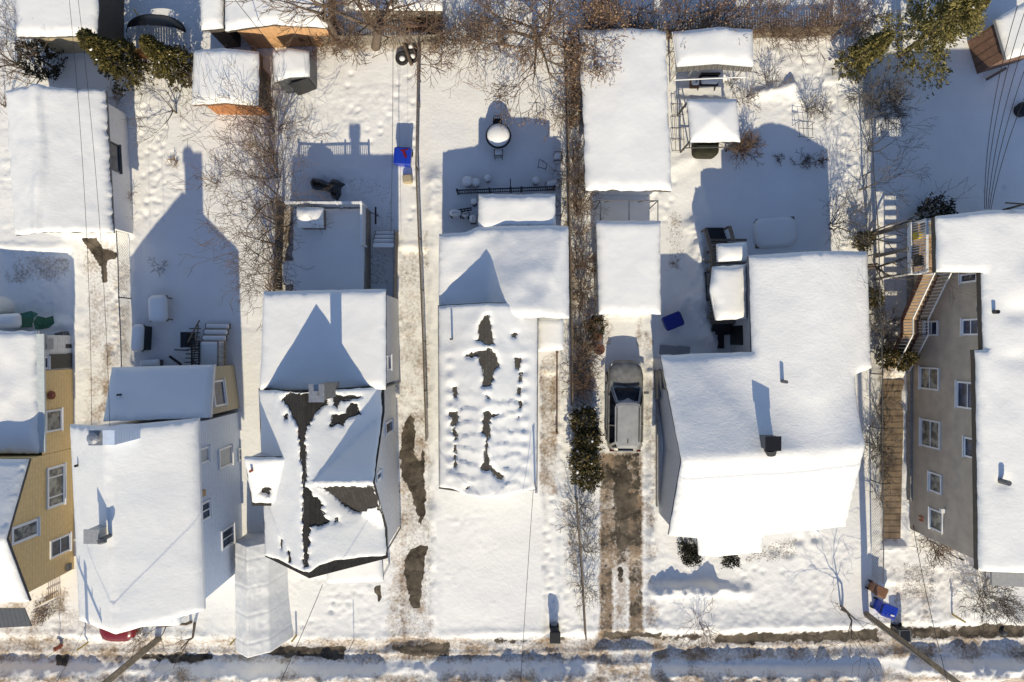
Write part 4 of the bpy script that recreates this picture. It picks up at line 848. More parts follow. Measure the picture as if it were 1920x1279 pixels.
# ---- sheds and garages along the back lots
t, w, r = building('garage', 'long white garage with a snow-drifted gable roof beside the left fence', 'garage', [XY(32, 442, 2.9), XY(203, 434, 2.9), XY(189, 165, 2.9), XY(14, 172, 2.9)],
                   gable(XY(72, 428, 3.6), XY(58, 147, 3.6), 2.6, 3.5, 2.6), 'white', .35, deck='dgrey', snow='snow_r', noise=.04, thick=.22, wob=.05, sp=.12, extra=lambda X, Yy: .2 * np.clip(1 - np.abs(X - XY(80, 0, 3.4)[0] - .12 * np.sin(Yy * .9)) / .4, 0, 1) * (1 - np.clip((X - XY(84, 0, 3.4)[0] - .12 * np.sin(Yy * .9)) / .12, 0, 1)) * np.clip(vnoise(X * 0, Yy / 1.6, 4) + .75, .2, 1))
a, b = edge_of(w, 'e'); window(t, a, b, (200, 314), (222, 273), -1, 'glass', None, fw=.05, fm='dgrey')
t, w, r = building('garage', 'beige garage with a snowy flat roof in the top left corner', 'garage', [XY(27, 66, 2.8), XY(178, 62, 2.8), XY(180, -90, 2.8), XY(25, -90, 2.8)], flat(2.55), 'beige_wall', .25, thick=.25, noise=.03, wob=.04)
m = M(); x = w[1][0] if w[1][0] > w[0][0] else w[0][0]; m.box(max(p[0] for p in w) + .03, 17.5, 1.0, .06, 4.5, 2.6); part('side_wall', m, MT['brown_wall'], t)  # east side of the beige garage; its shade painted in as dark brown
t, w, r = building('shed', 'narrow snow-topped shed squeezed against the plywood garage', 'shed', [XY(374, 52, 2.8), XY(415, 48, 2.8), XY(415, -80, 2.8), XY(370, -80, 2.8)], flat(2.5), 'brown_wall', .15, thick=.28, rnd=.3)
t, w, r = building('garage', 'garage with an orange plywood gable wall under heavy snow at the top', 'garage', [XY(419, 54, 3.0), XY(612, 47, 3.0), XY(614, -120, 3.0), XY(416, -120, 3.0)], gable(XY(510, 45, 3.4), XY(512, -120, 3.4), 2.6, 3.25, 2.7), 'plywood', .3, deck='brown_wall', thick=.25, noise=.03, wob=.03)
pgS = [XY(356, 194, 2.5), XY(482, 196, 2.5), XY(483, 95, 2.5), XY(360, 92, 2.5)]
t, w, r = building('shed', 'orange cedar board shed with an arched snow cap near the bare hedge', 'shed', pgS, gable(XY(418, 190, 2.8), XY(420, 90, 2.8), 1.65, 2.6, 2.25), 'orange_wood', .28, thick=.28, rnd=.4, noise=.06, wob=.02, deck='brown_wood')
xe = max(p[0] for p in w); m = M(); m.box(xe + .02, (w[0][1] + w[2][1]) / 2, 1.0, .04, abs(w[0][1] - w[2][1]) - .1, 2.3); part('side_wall', m, MT['old_wood'], t)
pgS = [XY(510, 152, 2.1), XY(578, 140, 2.1), XY(577, 93, 2.1), XY(509, 92, 2.1)]
t = thing('shed', 'small dark grey plastic shed with louvred sides and snow on top', 'shed', (*pgS[0], 0)); zz = gable(XY(543, 146, 2.2), XY(542, 92, 2.2), .9, 2.15, 1.85); walls(t, pgS, zz, 'dgrey', .1); roof(t, pgS, zz, thick=.2, rnd=.3, deck='dgrey')
m = M(); q0 = XY(531, 160, 1.0); q1 = XY(575, 152, 1.0); m.bar((pgS[0][0] + .7, pgS[0][1] + .02, .85), (pgS[1][0] - .15, pgS[1][1] + .02, .85), .05, 1.6); part('door', m, MT['iron'], t)
t = thing('shed', 'brown board shed with half its snow roof in the top right corner', 'shed', (*XY(1900, 80), 0))
pgS = [XY(1894, 108, 2.6), XY(1990, 80, 2.6), XY(1960, -20, 2.6), XY(1872, 32, 2.6)]; zz = flat(2.35); walls(t, pgS, zz, 'brown_wood', .15); roof(t, pgS, zz, thick=.22, deck='mgrey', rnd=.2)
t = thing('shed', 'snow-covered low lean-to glimpsed behind the tree trunk at the top', 'shed', (*XY(750, 0), 0))
pgS = [XY(665, 16, 1.9), XY(829, 17, 1.9), XY(829, -60, 1.9), XY(665, -60, 1.9)]; walls(t, pgS, flat(1.7), 'grey_wood', .15); roof(t, pgS, flat(1.7), thick=.2, deck='old_wood', rnd=.2)

# long snow-topped carport roofs between the hedge and the L-shaped house
t = thing('garage', 'long garage with one broad smooth snow roof left of the white canopy', 'garage', (*XY(1172, 200), 0))
pgK = [XY(1100, 354, 2.75), XY(1262, 356, 2.75), XY(1250, 52, 2.75), XY(1088, 52, 2.75)]; zz = gable(XY(1180, 355, 2.9), XY(1172, 45, 2.9), 2.3, 2.62, 2.35); walls(t, pgK, zz, 'white', .3); roof(t, pgK, zz, thick=.3, rnd=.5, noise=.06, nsc=3.0, deck='brown_wall', wob=.04, edge=.3)
t = thing('carport', 'flat-topped snowy car tent with open steel frame in front of the parked car', 'carport', (*XY(1180, 500), 0))
pgK = [XY(1124, 589, 2.5), XY(1240, 589, 2.5), XY(1240, 413, 2.5), XY(1119, 413, 2.5)]; zz = lambda X, Yy: 2.25 + 0 * np.asarray(X); roof(t, pgK, zz, thick=.32, rnd=.4, noise=.02, deck='tarp_white', edge=.35, wob=.02, bot=-.06)
m = M(); xs = [XY(1126, 0, 2.2)[0], XY(1180, 0, 2.3)[0], XY(1234, 0, 2.2)[0]]
for py in (376, 420, 500, 585):
    y = XY(0, py, 2.2)[1]
    for x in xs[::2]: m.tube((x, y, -.3), (x, y, 2.15), .03, .03, 6)
    m.tube((xs[0], y, 2.15), (xs[1], y, 2.22), .03, .03, 6); m.tube((xs[1], y, 2.22), (xs[2], y, 2.15), .03, .03, 6)
y0, y1 = XY(0, 376, 2.2)[1], XY(0, 585, 2.2)[1]
for x, z in ((xs[0], 2.15), (xs[1], 2.22), (xs[2], 2.15)): m.tube((x, y0, z), (x, y1, z), .028, .028, 6)
for x in (xs[0], xs[0] + .6, xs[2] - .6, xs[2]): m.tube((x, y0 + .02, 2.1), (x - .3 if x < xs[1] else x - .25, y0 + .1, 1.3), .025, .025, 6)
part('frame', m, MT['dgrey'], t)
m = M(); m.box(xs[0] - .02, (y0 + y1) / 2 - .5, 1.0, .03, y0 - y1 - 1.0, 2.2); part('side_sheet', m, MT['tarp_white'], t)
# ---------------------------------------------------------------- vehicles
def loft(m, secs, close=True):
    n = len(secs[0]); o = len(m.v)
    for s in secs: m.v.extend([tuple(p) for p in s])
    for k in range(len(secs) - 1):
        for i in range(n): m.f.append((o + k * n + i, o + k * n + (i + 1) % n, o + (k + 1) * n + (i + 1) % n, o + (k + 1) * n + i))
    m.f.append(tuple(o + i for i in range(n - 1, -1, -1))); m.f.append(tuple(o + (len(secs) - 1) * n + i for i in range(n)))
def car(name, label, cx, cy, rz, L, W, paint, roofpaint, hood=1.02, roofz=1.68, z0=0.0, frost=True):
    t = thing(name, label, 'car', (cx, cy, z0)); c, s = math.cos(rz), math.sin(rz)
    T = lambda x, y, z: (cx + c * x - s * y, cy + s * x + c * y, z0 + z)      # y forward
    def sec(y, w, zt, zb=.32, sh=.09):
        h = w / 2; zm = zb + (zt - zb) * .55
        pr = [(h * .9, zb), (h, zb + .12), (h * 1.0, zm), (h * .965, zt - .12), (h * .87, zt - .03), (h * .6, zt), (0, zt + .025)]
        pts = [T(x, y, z) for x, z in pr] + [T(-x, y, z) for x, z in reversed(pr[:-1])]; return pts
    f = L / 2; b = M()
    loft(b, [sec(y * L - f, W * w, z, zb) for y, w, z, zb in ((0, .60, .80, .5), (.012, .77, .92, .42), (.045, .91, 1.0, .36), (.12, .99, 1.03, .32), (.3, 1.0, 1.05, .3), (.55, 1.0, 1.05, .3), (.70, .995, 1.05, .3), (.745, .985, hood + .03, .3), (.82, .97, hood, .3), (.89, .94, hood - .04, .33), (.94, .86, hood - .1, .38), (.975, .72, hood - .2, .42), (.993, .52, hood - .3, .44), (1.0, .34, .62, .48))])
    bd = part('body', b, paint, t, smooth=True)
    g = M(); gh = [(.055, .74, 1.03), (.70, .80, 1.04)]
    def gs(y, w, z): return [T(x, y * L - f, z) for x in ()]
    W2 = W / 2; base = [(-W2 * .72, .055), (W2 * .72, .055), (W2 * .93, .12), (W2 * .93, .60), (W2 * .86, .70), (W2 * .45, .725), (-W2 * .45, .725), (-W2 * .86, .70), (-W2 * .93, .60), (-W2 * .93, .12)]
    top = [(-W2 * .54, .075), (W2 * .54, .075), (W2 * .67, .12), (W2 * .69, .50), (W2 * .62, .535), (W2 * .4, .55), (-W2 * .4, .55), (-W2 * .62, .535), (-W2 * .69, .50), (-W2 * .68, .15)]
    n = 10; vs = [T(x, y * L - f, 1.0) for x, y in base] + [T(x, y * L - f, roofz - .05) for x, y in top]
    g.add(vs, [(i, (i + 1) % n, n + (i + 1) % n, n + i) for i in range(n)] + [tuple(range(n, 2 * n))])
    part('glass', g, MT['glass_car'], t)
    r = M(); ro = []
    for sc, z in ((1.03, roofz - .07), (1.02, roofz - .03), (.9, roofz), (.5, roofz + .012)):
        ym = .33; ro.append([T(x * sc, (ym + (y - ym) * (sc if sc < 1 else sc)) * L - f, z) for x, y in top])
    loft(r, ro); rp = part('roof_panel', r, roofpaint, t, smooth=False)
    m = M()
    for sg in (-1, 1):
        m.bar(T(sg * W2 * .83, .695 * L - f, 1.02), T(sg * W2 * .615, .535 * L - f, roofz - .05), .07, .05)
        m.bar(T(sg * W2 * .925, .30 * L - f, 1.02), T(sg * W2 * .70, .31 * L - f, roofz - .06), .06, .05); m.bar(T(sg * W2 * .90, .08 * L - f, 1.02), T(sg * W2 * .64, .13 * L - f, roofz - .06), .13, .06)
        m.bar(T(sg * W2 * .94, .12 * L - f, 1.03), T(sg * W2 * .94, .62 * L - f, 1.03), .05, .04)
    part('pillars', m, paint, t)
    for sg in (-1, 1):
        m = M(); m.bar(T(sg * W2 * .6, .14 * L - f, roofz + .03), T(sg * W2 * .6, .5 * L - f, roofz + .03), .045, .04); part('roof_rail', m, MT['iron'], t)
        m = M(); q = T(sg * (W2 + .1), .655 * L - f, 1.08); m.box(q[0], q[1], q[2], .22, .12, .16, rz); part('mirror', m, MT['dgrey'], t)
        m = M(); q = T(sg * W2 * .66, .945 * L - f, .78); m.box(q[0], q[1], q[2], .3, .14, .12, rz); part('headlight', m, MT['lamp_clear'], t)
        m = M(); q = T(sg * W2 * .74, .022 * L - f, .85); m.box(q[0], q[1], q[2], .22, .1, .2, rz); part('taillight', m, MT['lamp_red'], t)
        for yy in (.19, .80):
            w = M(); w.tube(T(sg * (W2 - .2), yy * L - f, .34), T(sg * (W2 + .005), yy * L - f, .34), .345, .345, 20); wo = part('wheel', w, MT['rubber'], t)
            w = M(); w.tube(T(sg * (W2 - .05), yy * L - f, .34), T(sg * (W2 + .02), yy * L - f, .34), .22, .2, 14); part('rim', w, MT['mgrey'], wo)
    m = M(); q = T(0, .145 * L - f, roofz + .035); m.taper(q[0], q[1], roofz + z0, roofz + z0 + .09, (.05, .22), (.02, .08), rz); part('antenna', m, MT['iron'], t)
    m = M()
    for sg in (-1, 1): m.bar(T(sg * .1 - .3, .735 * L - f, hood + .05), T(sg * .1 + .28, .712 * L - f, 1.12), .02, .02)
    part('wiper', m, MT['black'], t)
    m = M(); m.bar(T(-W2 * .72, .742 * L - f, hood + .045), T(W2 * .72, .742 * L - f, hood + .045), .1, .03); part('cowl', m, MT['black'], t)
    m = M(); q = T(0, .03 * L - f, 1.05); m.box(q[0], q[1], q[2] - .1, W * .42, .06, .28, rz); part('rear_window', m, MT['glass'], t)
    if frost:
        fr = M(); zt = roofz - .05; A0 = lambda u, v: Vector(T(u * W2 * (.82 * (1 - v) + .60 * v), (.722 * (1 - v) + .552 * v) * L - f, 1.03 * (1 - v) + zt * v + .012))
        pts = [(-1, .02), (-1, 1), (1, 1), (1, .02), (.95, .05), (.92, .5), (.9, .9), (.3, .86), (.05, .70), (-.2, .80), (-.72, .94), (-.86, .86), (-.9, .1)]
        fr.v = [tuple(A0(u, v)) for u, v in pts]; fr.f = [(0, 12, 11, 1), (1, 11, 10, 9), (1, 9, 8), (1, 8, 2), (8, 7, 2), (7, 6, 2), (6, 5, 2), (5, 4, 3, 2)]
        part('frost', fr, roofpaint, t)
    return t
car('parked_car', 'dirty silver estate car parked on the thawing driveway, frost round its windscreen', 5.97, -3.44, R(-.6), 4.85, 1.9, MT['car_grey'], MT['car_roof'], z0=-.18)
car('parked_car', 'red car half hidden under the blue-grey house eave', -20.72, -13.55, R(180), 4.6, 1.95, MT['red'], MT['red'], roofz=1.6, frost=False, z0=-.05)

# ---------------------------------------------------------------- bins
def bin_(label, px, py, rz, col, w=.62, d=.72, h=1.05, lid=True, lidcol=None, group='wheeled bins', tilt=0):
    q = G(px, py); t = thing('wheeled_bin', label, 'bin', q, group); z = q.z - .05
    m = M(); m.taper(q.x, q.y, z + .06, z + h * .93, (w * .8, d * .78), (w, d), rz); part('body', m, col, t)
    if lid:
        m = M(); m.rbox(q.x, q.y, z + h * .93, z + h, w + .06, d + .06, .08, rz, .05); c, s = math.cos(rz), math.sin(rz)
        for k in (-.25, 0, .25): m.bar((q.x + c * k * w - s * -.38 * d, q.y + s * k * w + c * -.38 * d, z + h + .005), (q.x + c * k * w - s * .38 * d, q.y + s * k * w + c * .38 * d, z + h + .005), .03, .02)
        part('lid', m, lidcol or col, t)
    else:
        m = M(); m.box(q.x, q.y, z + h * .94, w + .05, d + .05, .05, rz); part('rim', m, lidcol or col, t)
        m = M(); m.box(q.x, q.y, z + h * .968, w - .08, d - .08, .01, rz); part('opening', m, MT['black'], t)
    c, s = math.cos(rz), math.sin(rz)
    for k in (-1, 1):
        m = M(); wx, wy = k * w * .42, d * .42; p = Vector((q.x + c * wx - s * wy, q.y + s * wx + c * wy, z + .12)); u = Vector((c, s, 0)) * .04; m.tube(p - u, p + u, .12, .12, 12); part('wheel', m, MT['rubber'], t)
    m = M(); a = Vector((q.x - c * w * .4 - s * d * .56, q.y - s * w * .4 + c * d * .56, z + h * .9)); b = Vector((q.x + c * w * .4 - s * d * .56, q.y + s * w * .4 + c * d * .56, z + h * .9)); m.tube(a, b, .022, .022, 6); part('handle', m, MT['black'], t)
    return t, q, z + h
t, q, z = bin_('bright blue wheeled bin with red streaks on its lid beside the wire fence', 760, 302, R(-4), MT['blue'], .84, .82, 1.1)
m = M(); m.box(q.x + .12, q.y + .3, z + .01, .42, .06, .03, R(8)); m.bar((q.x + .05, q.y + .28, z + .012), (q.x + .2, q.y - .1, z + .012), .14, .02); part('red_strip', m, MT['red'], t)
bin_('dark blue bin standing alone in the shade between the carport and the porch', 1255, 603, R(-68), MT['dblue'], .72, .92, 1.0)
bin_('black wheeled bin at the kerb by the middle house', 1039, 1183, R(0), MT['black'], .5, .6, 1.05)
bin_('open-topped black square bin at the kerb near the right utility pole', 1681, 1181, R(2), MT['black'], .58, .62, 1.05, False, MT['dgrey'])
t, q, z = bin_('bright blue wheeled bin beside the right utility pole', 1648, 1133, R(70), MT['blue'], .62, .74, 1.15); m = M(); m.box(q.x + .12, q.y - .18, z + .02, .2, .08, .01, R(-15)); part('sticker', m, MT['white'], t)
bin_('brown wheeled bin behind the blue one near the right utility pole', 1636, 1099, R(66), MT['brown_pl'], .5, .6, .95)
q = G(765, 337); m = M(); m.rbox(q.x, q.y, q.z - .05, q.z + .32, .5, .5, .12, R(5), .1); solo('box', m, MT['beige_wall'], 'small brown box lying in the snow south of the blue bin', 'box')

# ---------------------------------------------------------------- poles, stakes, hydrant
def pole(label, px, py, h, lean):
    q = G(px, py); t = thing('utility_pole', label, 'utility pole', q, 'utility poles along the street'); m = M(); top = Vector((q.x + lean[0], q.y + lean[1], h)); m.tube((q.x, q.y, q.z - .3), top, .165, .12, 14); part('pole', m, MT['pole_wood'], t)
    m = M(); m.bar(top - Vector((1.2, 0, .5)), top + Vector((1.2, 0, -.5)), .1, .12); part('crossarm', m, MT['pole_wood'], t)
    for k in (-1.1, -.5, .5, 1.1): m = M(); p = top + Vector((k, 0, -.44)); m.tube(p, p + Vector((0, 0, .22)), .05, .03, 8); part('insulator', m, MT['mgrey'], t)
    m = M(); m.tube((q.x - .16, q.y + .06, q.z), (q.x - .16 + lean[0] * .6, q.y + .06, h * .6), .03, .03, 6); part('conduit', m, MT['dgrey'], t)
    return top
P1 = pole('weathered wooden utility pole in front of the blue-grey house', 300, 1196, 9.9, (0, 0)); P2 = pole('leaning weathered wooden utility pole beside the bright blue kerb bin', 1624, 1152, 9.9, (0, .1))
def stake(label, px, py, h, r, col, lean=(0, 0)):
    q = G(px, py); m = M(); m.tube((q.x, q.y, q.z - .2), (q.x + lean[0], q.y + lean[1], q.z + h), r, r, 6); return solo('marker_stake', m, col, label, 'stake', 'snow marker stakes along the sidewalk')
stake('yellow marker stake near the red car', 163, 1206, .95, .045, MT['ylw_wood']); stake('yellow marker stake left of the white car tent', 445, 1194, .9, .045, MT['ylw_wood']); stake('short yellow marker stake right of the white car tent', 556, 1191, .75, .05, MT['ylw_wood']); stake('yellow marker stake near the round bare bush at the right', 1783, 1150, 1.05, .045, MT['ylw_wood']); stake('tall thin dark marker stake in front of the cross-gabled house', 664, 1200, 1.35, .02, MT['dgrey'])
q = G(112, 1212); t = thing('fire_hydrant', 'red fire hydrant with a thin marker rod in the roadside snow', 'hydrant', q); m = M(); m.lathe(q.x, q.y, [(.12, q.z - .1), (.1, q.z), (.1, q.z + .35), (.13, q.z + .37), (.12, q.z + .44), (.04, q.z + .52)], 12); part('body', m, MT['rust'], t)
m = M(); m.tube((q.x - .19, q.y, q.z + .27), (q.x + .19, q.y, q.z + .27), .05, .06, 10); part('nozzle', m, MT['rust'], t); m = M(); m.tube((q.x + .05, q.y - .05, q.z), (q.x + .05, q.y - .05, q.z + 1.3), .02, .02, 6); part('marker_rod', m, MT['ylw_wood'], t)

# ---------------------------------------------------------------- white car tent
t = thing('car_tent', 'white tarpaulin car tent beside the blue-grey house', 'car tent', (-13.1, -13, 0)); m = M(); ny = 90; ys = np.linspace(-10.25, -15.85, ny); prof = []
for (x0_, z0_), (x1_, z1_), n_ in (((-1.02, -.1), (-1.0, 1.75), 12), ((-1.0, 1.75), (-.1, 2.5), 12), ((-.1, 2.5), (.72, 1.85), 12), ((.72, 1.85), (1.12, -.1), 16)):
    prof += [(x0_ + (x1_ - x0_) * k / n_, z0_ + (z1_ - z0_) * k / n_) for k in range(n_)]
prof.append((1.12, -.1)); na = len(prof); PX = np.array([p[0] for p in prof]); PZ = np.array([p[1] for p in prof])
for i, y in enumerate(ys):
    e = max(0, (i / (ny - 1) - .45)) ** 1.4 * .8; ph = (y + 10.25) % 1.4; seam = math.exp(-((ph - .7) / .05) ** 2); sag = .02 * math.cos((ph - .7) / .7 * math.pi)
    w_ = .05 * fbm(PX * 2.2 + PZ, np.full(na, y) + PX * .6, .55, 44, 4, .6) + .04 * fbm(PX * 3, np.full(na, y) * .3 + PZ, .3, 47, 3)
    for j in range(na):
        k_ = min(1, max(0, PZ[j] / .5)); out = w_[j] * k_ + sag * k_ * .8 - .03 * seam; x = PX[j] * (1 + out * .3) + (e * (1 - PZ[j] / 2.6) if PX[j] > .6 else 0); m.v.append((-13.12 + x, y, PZ[j] + out * .9 * (1 if PZ[j] > 1.6 else .3)))
for i in range(ny - 1):
    for j in range(na - 1): m.f.append((i * na + j, (i + 1) * na + j, (i + 1) * na + j + 1, i * na + j + 1))
m.f.append(tuple(range(na))); m.f.append(tuple((ny - 1) * na + j for j in range(na - 1, -1, -1)))
part('cover', m, MT['tarp_white'], t, smooth=True)
for y in ys[4::27]: m = M(); m.tube((-14.16, y, -.2), (-14.14, y, .7), .03, .03, 6); part('tent_pole', m, MT['steel'], t)

# ---------------------------------------------------------------- fences
def chain_fence(label, pts, h=1.15, mesh_gap=.16, post=2.6, rail=.03, col='dgrey'):
    w = [G(*p) for p in pts]; t = thing('chain_link_fence', label, 'fence', w[0])
    for a, b in zip(w[:-1], w[1:]):
        L = (b - a).length; n = max(1, int(L / post))
        for k in range(n):
            p = a.lerp(b, k / n); m = M(); zz = gz(p.x, p.y); m.tube((p.x, p.y, zz - .3), (p.x, p.y, zz + h + .06), .035, .035, 6); part('post', m, MT[col], t)
    m = M()
    for a, b in zip(w[:-1], w[1:]):
        n = max(1, int((b - a).length / 1.3))
        for k in range(n):
            p, q = a.lerp(b, k / n), a.lerp(b, (k + 1) / n); m.tube((p.x, p.y, gz(p.x, p.y) + h), (q.x, q.y, gz(q.x, q.y) + h), rail, rail, 5)
    part('top_rail', m, MT[col], t); m = M()
    for a, b in zip(w[:-1], w[1:]):
        L = (b - a).length; n = int(L / mesh_gap); d = (b - a) / L; hz = h * .96
        for k in range(-int(hz / mesh_gap), n):
            for sg in (0, 1):
                s0, s1 = k * mesh_gap, k * mesh_gap + hz
                if sg: s0, s1 = s1, s0
                z0, z1 = .03, hz
                def clipd(s, z, so, zo):
                    if s < 0: return 0, z + (zo - z) * (0 - s) / (so - s)
                    if s > L: return L, z + (zo - z) * (L - s) / (so - s)
                    return s, z
                sa, za = clipd(s0, z0, s1, z1); sb, zb = clipd(s1, z1, s0, z0)
                if abs(sa - sb) < .05: continue
                pa = a + d * sa; pb = a + d * sb; m.tube((pa.x, pa.y, a.z + za), (pb.x, pb.y, a.z + zb), .006, .006, 3, False)
    part('wire_mesh', m, MT[col], t); return t
chain_fence('rusty wire fence running down between the cross-gabled house and the middle house', [(790, 82), (785, 320), (790, 450), (797, 640), (803, 822)], 1.1, rail=.035, col='old_wood')
chain_fence('wire fence left of the long garage, overgrown with brown twigs', [(1058, 90), (1061, 200), (1065, 420), (1069, 600), (1070, 760)], 1.2, rail=.04, col='old_wood')
chain_fence('thin wire fence with vines left of the shaded back yard', [(241, 438), (246, 560), (252, 690)], 1.1)
chain_fence('wire fence between the two right-hand houses', [(1608, 150), (1617, 330), (1626, 480), (1632, 700), (1633, 900), (1634, 1080)], 1.2, rail=.028)
chain_fence('low wire fence with bare shrubs left of the driveway', [(1078, 930), (1088, 1060), (1095, 1185)], 1.0, rail=.045, col='old_wood')
def board_fence(label, pts, h, col, wdt=.14, gap=.02, cap=True):
    w = [G(*p) for p in pts]; t = thing('board_fence', label, 'fence', w[0]); m = M()
    for a, b in zip(w[:-1], w[1:]):
        d = b - a; L = d.length; n = int(L / wdt); d /= L; rz = math.atan2(d.y, d.x)
        for k in range(n): p = a + d * (k + .5) * wdt; m.box(p.x, p.y, p.z + h / 2 - .1 + .02 * ((k * 7) % 3), wdt - gap, .025, h + .1, rz)
    part('boards', m, MT[col], t)
    for a in w: m = M(); m.box(a.x, a.y + .05, a.z + h / 2, .1, .1, h + .2); part('post', m, MT[col], t)
    m = M()
    for a, b in zip(w[:-1], w[1:]): m.bar((a.x, a.y + .03, a.z + h * .85), (b.x, b.y + .03, b.z + h * .85), .05, .08)
    part('rail', m, MT[col], t)
board_fence('low brown plank border beside the gritty path', [(1044, 662), (1044, 812)], .45, 'brick')
board_fence('weathered board fence beside the bare tree row and wooden deck', [(533, 385), (530, 470), (528, 545)], 1.3, 'grey_wood')
board_fence('grey board fence behind the bare trees along the top', [(590, 86), (830, 84)], 1.2, 'grey_wood')
board_fence('brown board fence behind the twiggy hedge along the top', [(1092, 74), (1380, 72), (1560, 66)], 1.1, 'old_wood')
board_fence('orange board fence between the two yellow-green evergreens', [(258, 110), (330, 112)], 1.3, 'orange_wood')
board_fence('short board fence section beside the orange shed', [(487, 205), (494, 160), (492, 110)], 1.4, 'grey_wood')
# ---------------------------------------------------------------- wires
def wire(label, a, b, sag=.4, r=.014, n=10, col='iron'):
    a = Vector(a); b = Vector(b); pts = [a.lerp(b, k / n) - Vector((0, 0, sag * 4 * (k / n) * (1 - k / n))) for k in range(n + 1)]; m = M(); m.path(pts, r, 4); return solo('overhead_wire', m, MT[col], label, 'wire', 'overhead wires')
wire('overhead wire along the left edge crossing the white garage roof, left one of the pair', P(126, -40, 6.5), P(172, 800, 5.5), .4, .009); wire('overhead wire along the left edge crossing the white garage roof, right one of the pair', P(142, -40, 6.5), P(206, 800, 5.5), .4, .009)
wire('thin overhead wire left of the blue bin, running down to the deck rail', P(737, -20, 5), P(733, 436, 2.2), .2); wire('faint second wire left of the blue bin', P(741, -20, 5), P(752, 440, 3.0), .3, .008)
wire('dark wire slanting across the plywood garage roof', P(436, -6, 4.5), P(524, 104, 3.0), .1, .02); wire('service wire dropping from the cross-gabled house front to the street', P(605, 1096, 3.6), P(505, 1325, 8.5), .3); wire('service wire dropping from the middle house to the street', P(1000, 918, 5.4), P(968, 1420, 9.3), .5)
wire('service wire dropping from the brown stucco house to the street', P(1712, 985, 2.8), P(1790, 1330, 8.5), .2); wire('wire from the left utility pole past the red car', P(159, 1176, 4.5), P(95, 1300, 7.5), .1, .009)
for k, (x, y) in enumerate(((1908, 10), (1922, 20), (1946, 8), (1965, 20), (1985, 40))): wire(('leftmost', 'second', 'middle', 'fourth', 'rightmost')[k] + ' wire of the bundle fanning out from the stucco house roof corner', P(1846 + 3 * k, 392, 6.6), P(x, y, 8.5), .5)
w0 = P1 + Vector((0, 0, .1)); w1 = P2 + Vector((0, 0, .1)); wire('street wire strung between the two utility poles, upper', w0 + Vector((0, -.1, .6)), w1 + Vector((0, -.1, .6)), .5, .012, 20)

# ---------------------------------------------------------------- yard things
def snowcap(parent, x, y, z0, sx, sy, h, r=.15, rz=0, name='snow_cap'):
    m = M(); m.rbox(x, y, z0, z0 + h, sx, sy, r, rz, h * .95); return part(name, m, MT['snow'], parent, smooth=True)
def lump(label, px, py, sx, sy, h, cat, name, col='old_wood', snow=.25, rz=0, r=.25, legs=True, ztop=None):
    q = G(px, py); t = thing(name, label, cat, q); m = M(); m.box(q.x, q.y, q.z + h - .03, sx * .96, sy * .96, .06, rz); part('top', m, MT[col], t)
    if legs:
        c, s = math.cos(rz), math.sin(rz)
        for dx in (-.4, .4):
            for dy in (-.4, .4): m = M(); x, y = dx * sx, dy * sy; m.box(q.x + c * x - s * y, q.y + s * x + c * y, q.z + h / 2 - .1, .06, .06, h + .1); part('leg', m, MT[col], t)
    else: m = M(); m.taper(q.x, q.y, q.z - .1, q.z + h - .06, (sx * .85, sy * .85), (sx * .9, sy * .9), rz); part('body', m, MT[col], t)
    snowcap(t, q.x, q.y, q.z + h, sx, sy, snow, r, rz); return t, q
lump('snow-covered rectangular garden table in the shaded yard behind the blue-grey house', 309, 580, .98, 1.42, .62, 'table', 'garden_table', snow=.28, rz=R(2), legs=True)
lump('long snow-capped barbecue against the wire fence behind the blue-grey house', 275, 634, .62, 1.45, .85, 'barbecue', 'barbecue', 'black', .25, R(-3), .2, False)
lump('snow-capped bench box against the back wall of the blue-grey house', 291, 681, 1.0, .4, .5, 'bench', 'storage_bench', 'dgrey', .16, R(3), .08, False)
lump('low flat snow-covered mound-like sandbox in the big shaded yard', 1453, 436, 2.3, 1.65, .02, 'sandbox', 'sandbox', 'old_wood', .26, R(4), .5, False)
t, q = lump('snow-loaded grill under a green tarpaulin behind the yellow house', 42, 603, 1.35, .75, .95, 'grill', 'covered_grill', 'green_tarp', .34, R(3), .2, False)
m = M(); n = 16
pts = [(70, 592, 1.1), (86, 596, .7), (100, 592, .3), (102, 606, .1), (92, 615, .2), (78, 618, .4), (66, 618, .9)]; c0 = P(62, 603, 1.15)
vs = [tuple(c0)] + [tuple(P(*p)) for p in pts]; m.add(vs, [(0, i, i + 1) for i in range(1, len(pts))]); m.add([tuple(P(30, 590, .95)), tuple(P(58, 583, .95)), tuple(P(72, 588, .9)), tuple(P(66, 596, 1.05)), tuple(P(40, 594, 1.0))], [(0, 1, 2, 3, 4)]); part('tarp', m, MT['green_tarp'], t)
q = G(8, 578); m = M(); m.lathe(q.x - .15, q.y, [(.62, q.z - .1), (.66, q.z + .5), (.66, q.z + 1.1), (.6, q.z + 1.14), (.1, q.z + 1.16)], 24); solo('rain_barrel', m, MT['beige_wall'] if False else MT['canvas'], 'large pale plastic tank at the left edge behind the yellow house', 'tank', smooth=False)
q = G(124, 702); t = thing('toy_slide', 'yellow plastic toy against the yellow house back corner', 'toy', q); m = M(); m.rbox(q.x, q.y, q.z - .1, q.z + .5, .65, .4, .15, 0, .3); part('body', m, MT['yellow'], t); m = M(); m.tube((q.x - .3, q.y, q.z + .3), (q.x + .4, q.y + .1, q.z + .55), .07, .05, 8); part('handle', m, MT['yellow'], t)
q = G(120, 642); t = thing('scrap_pile', 'dark clutter heaped against the white porch of the yellow house', 'clutter', q); rs = random.Random(5)
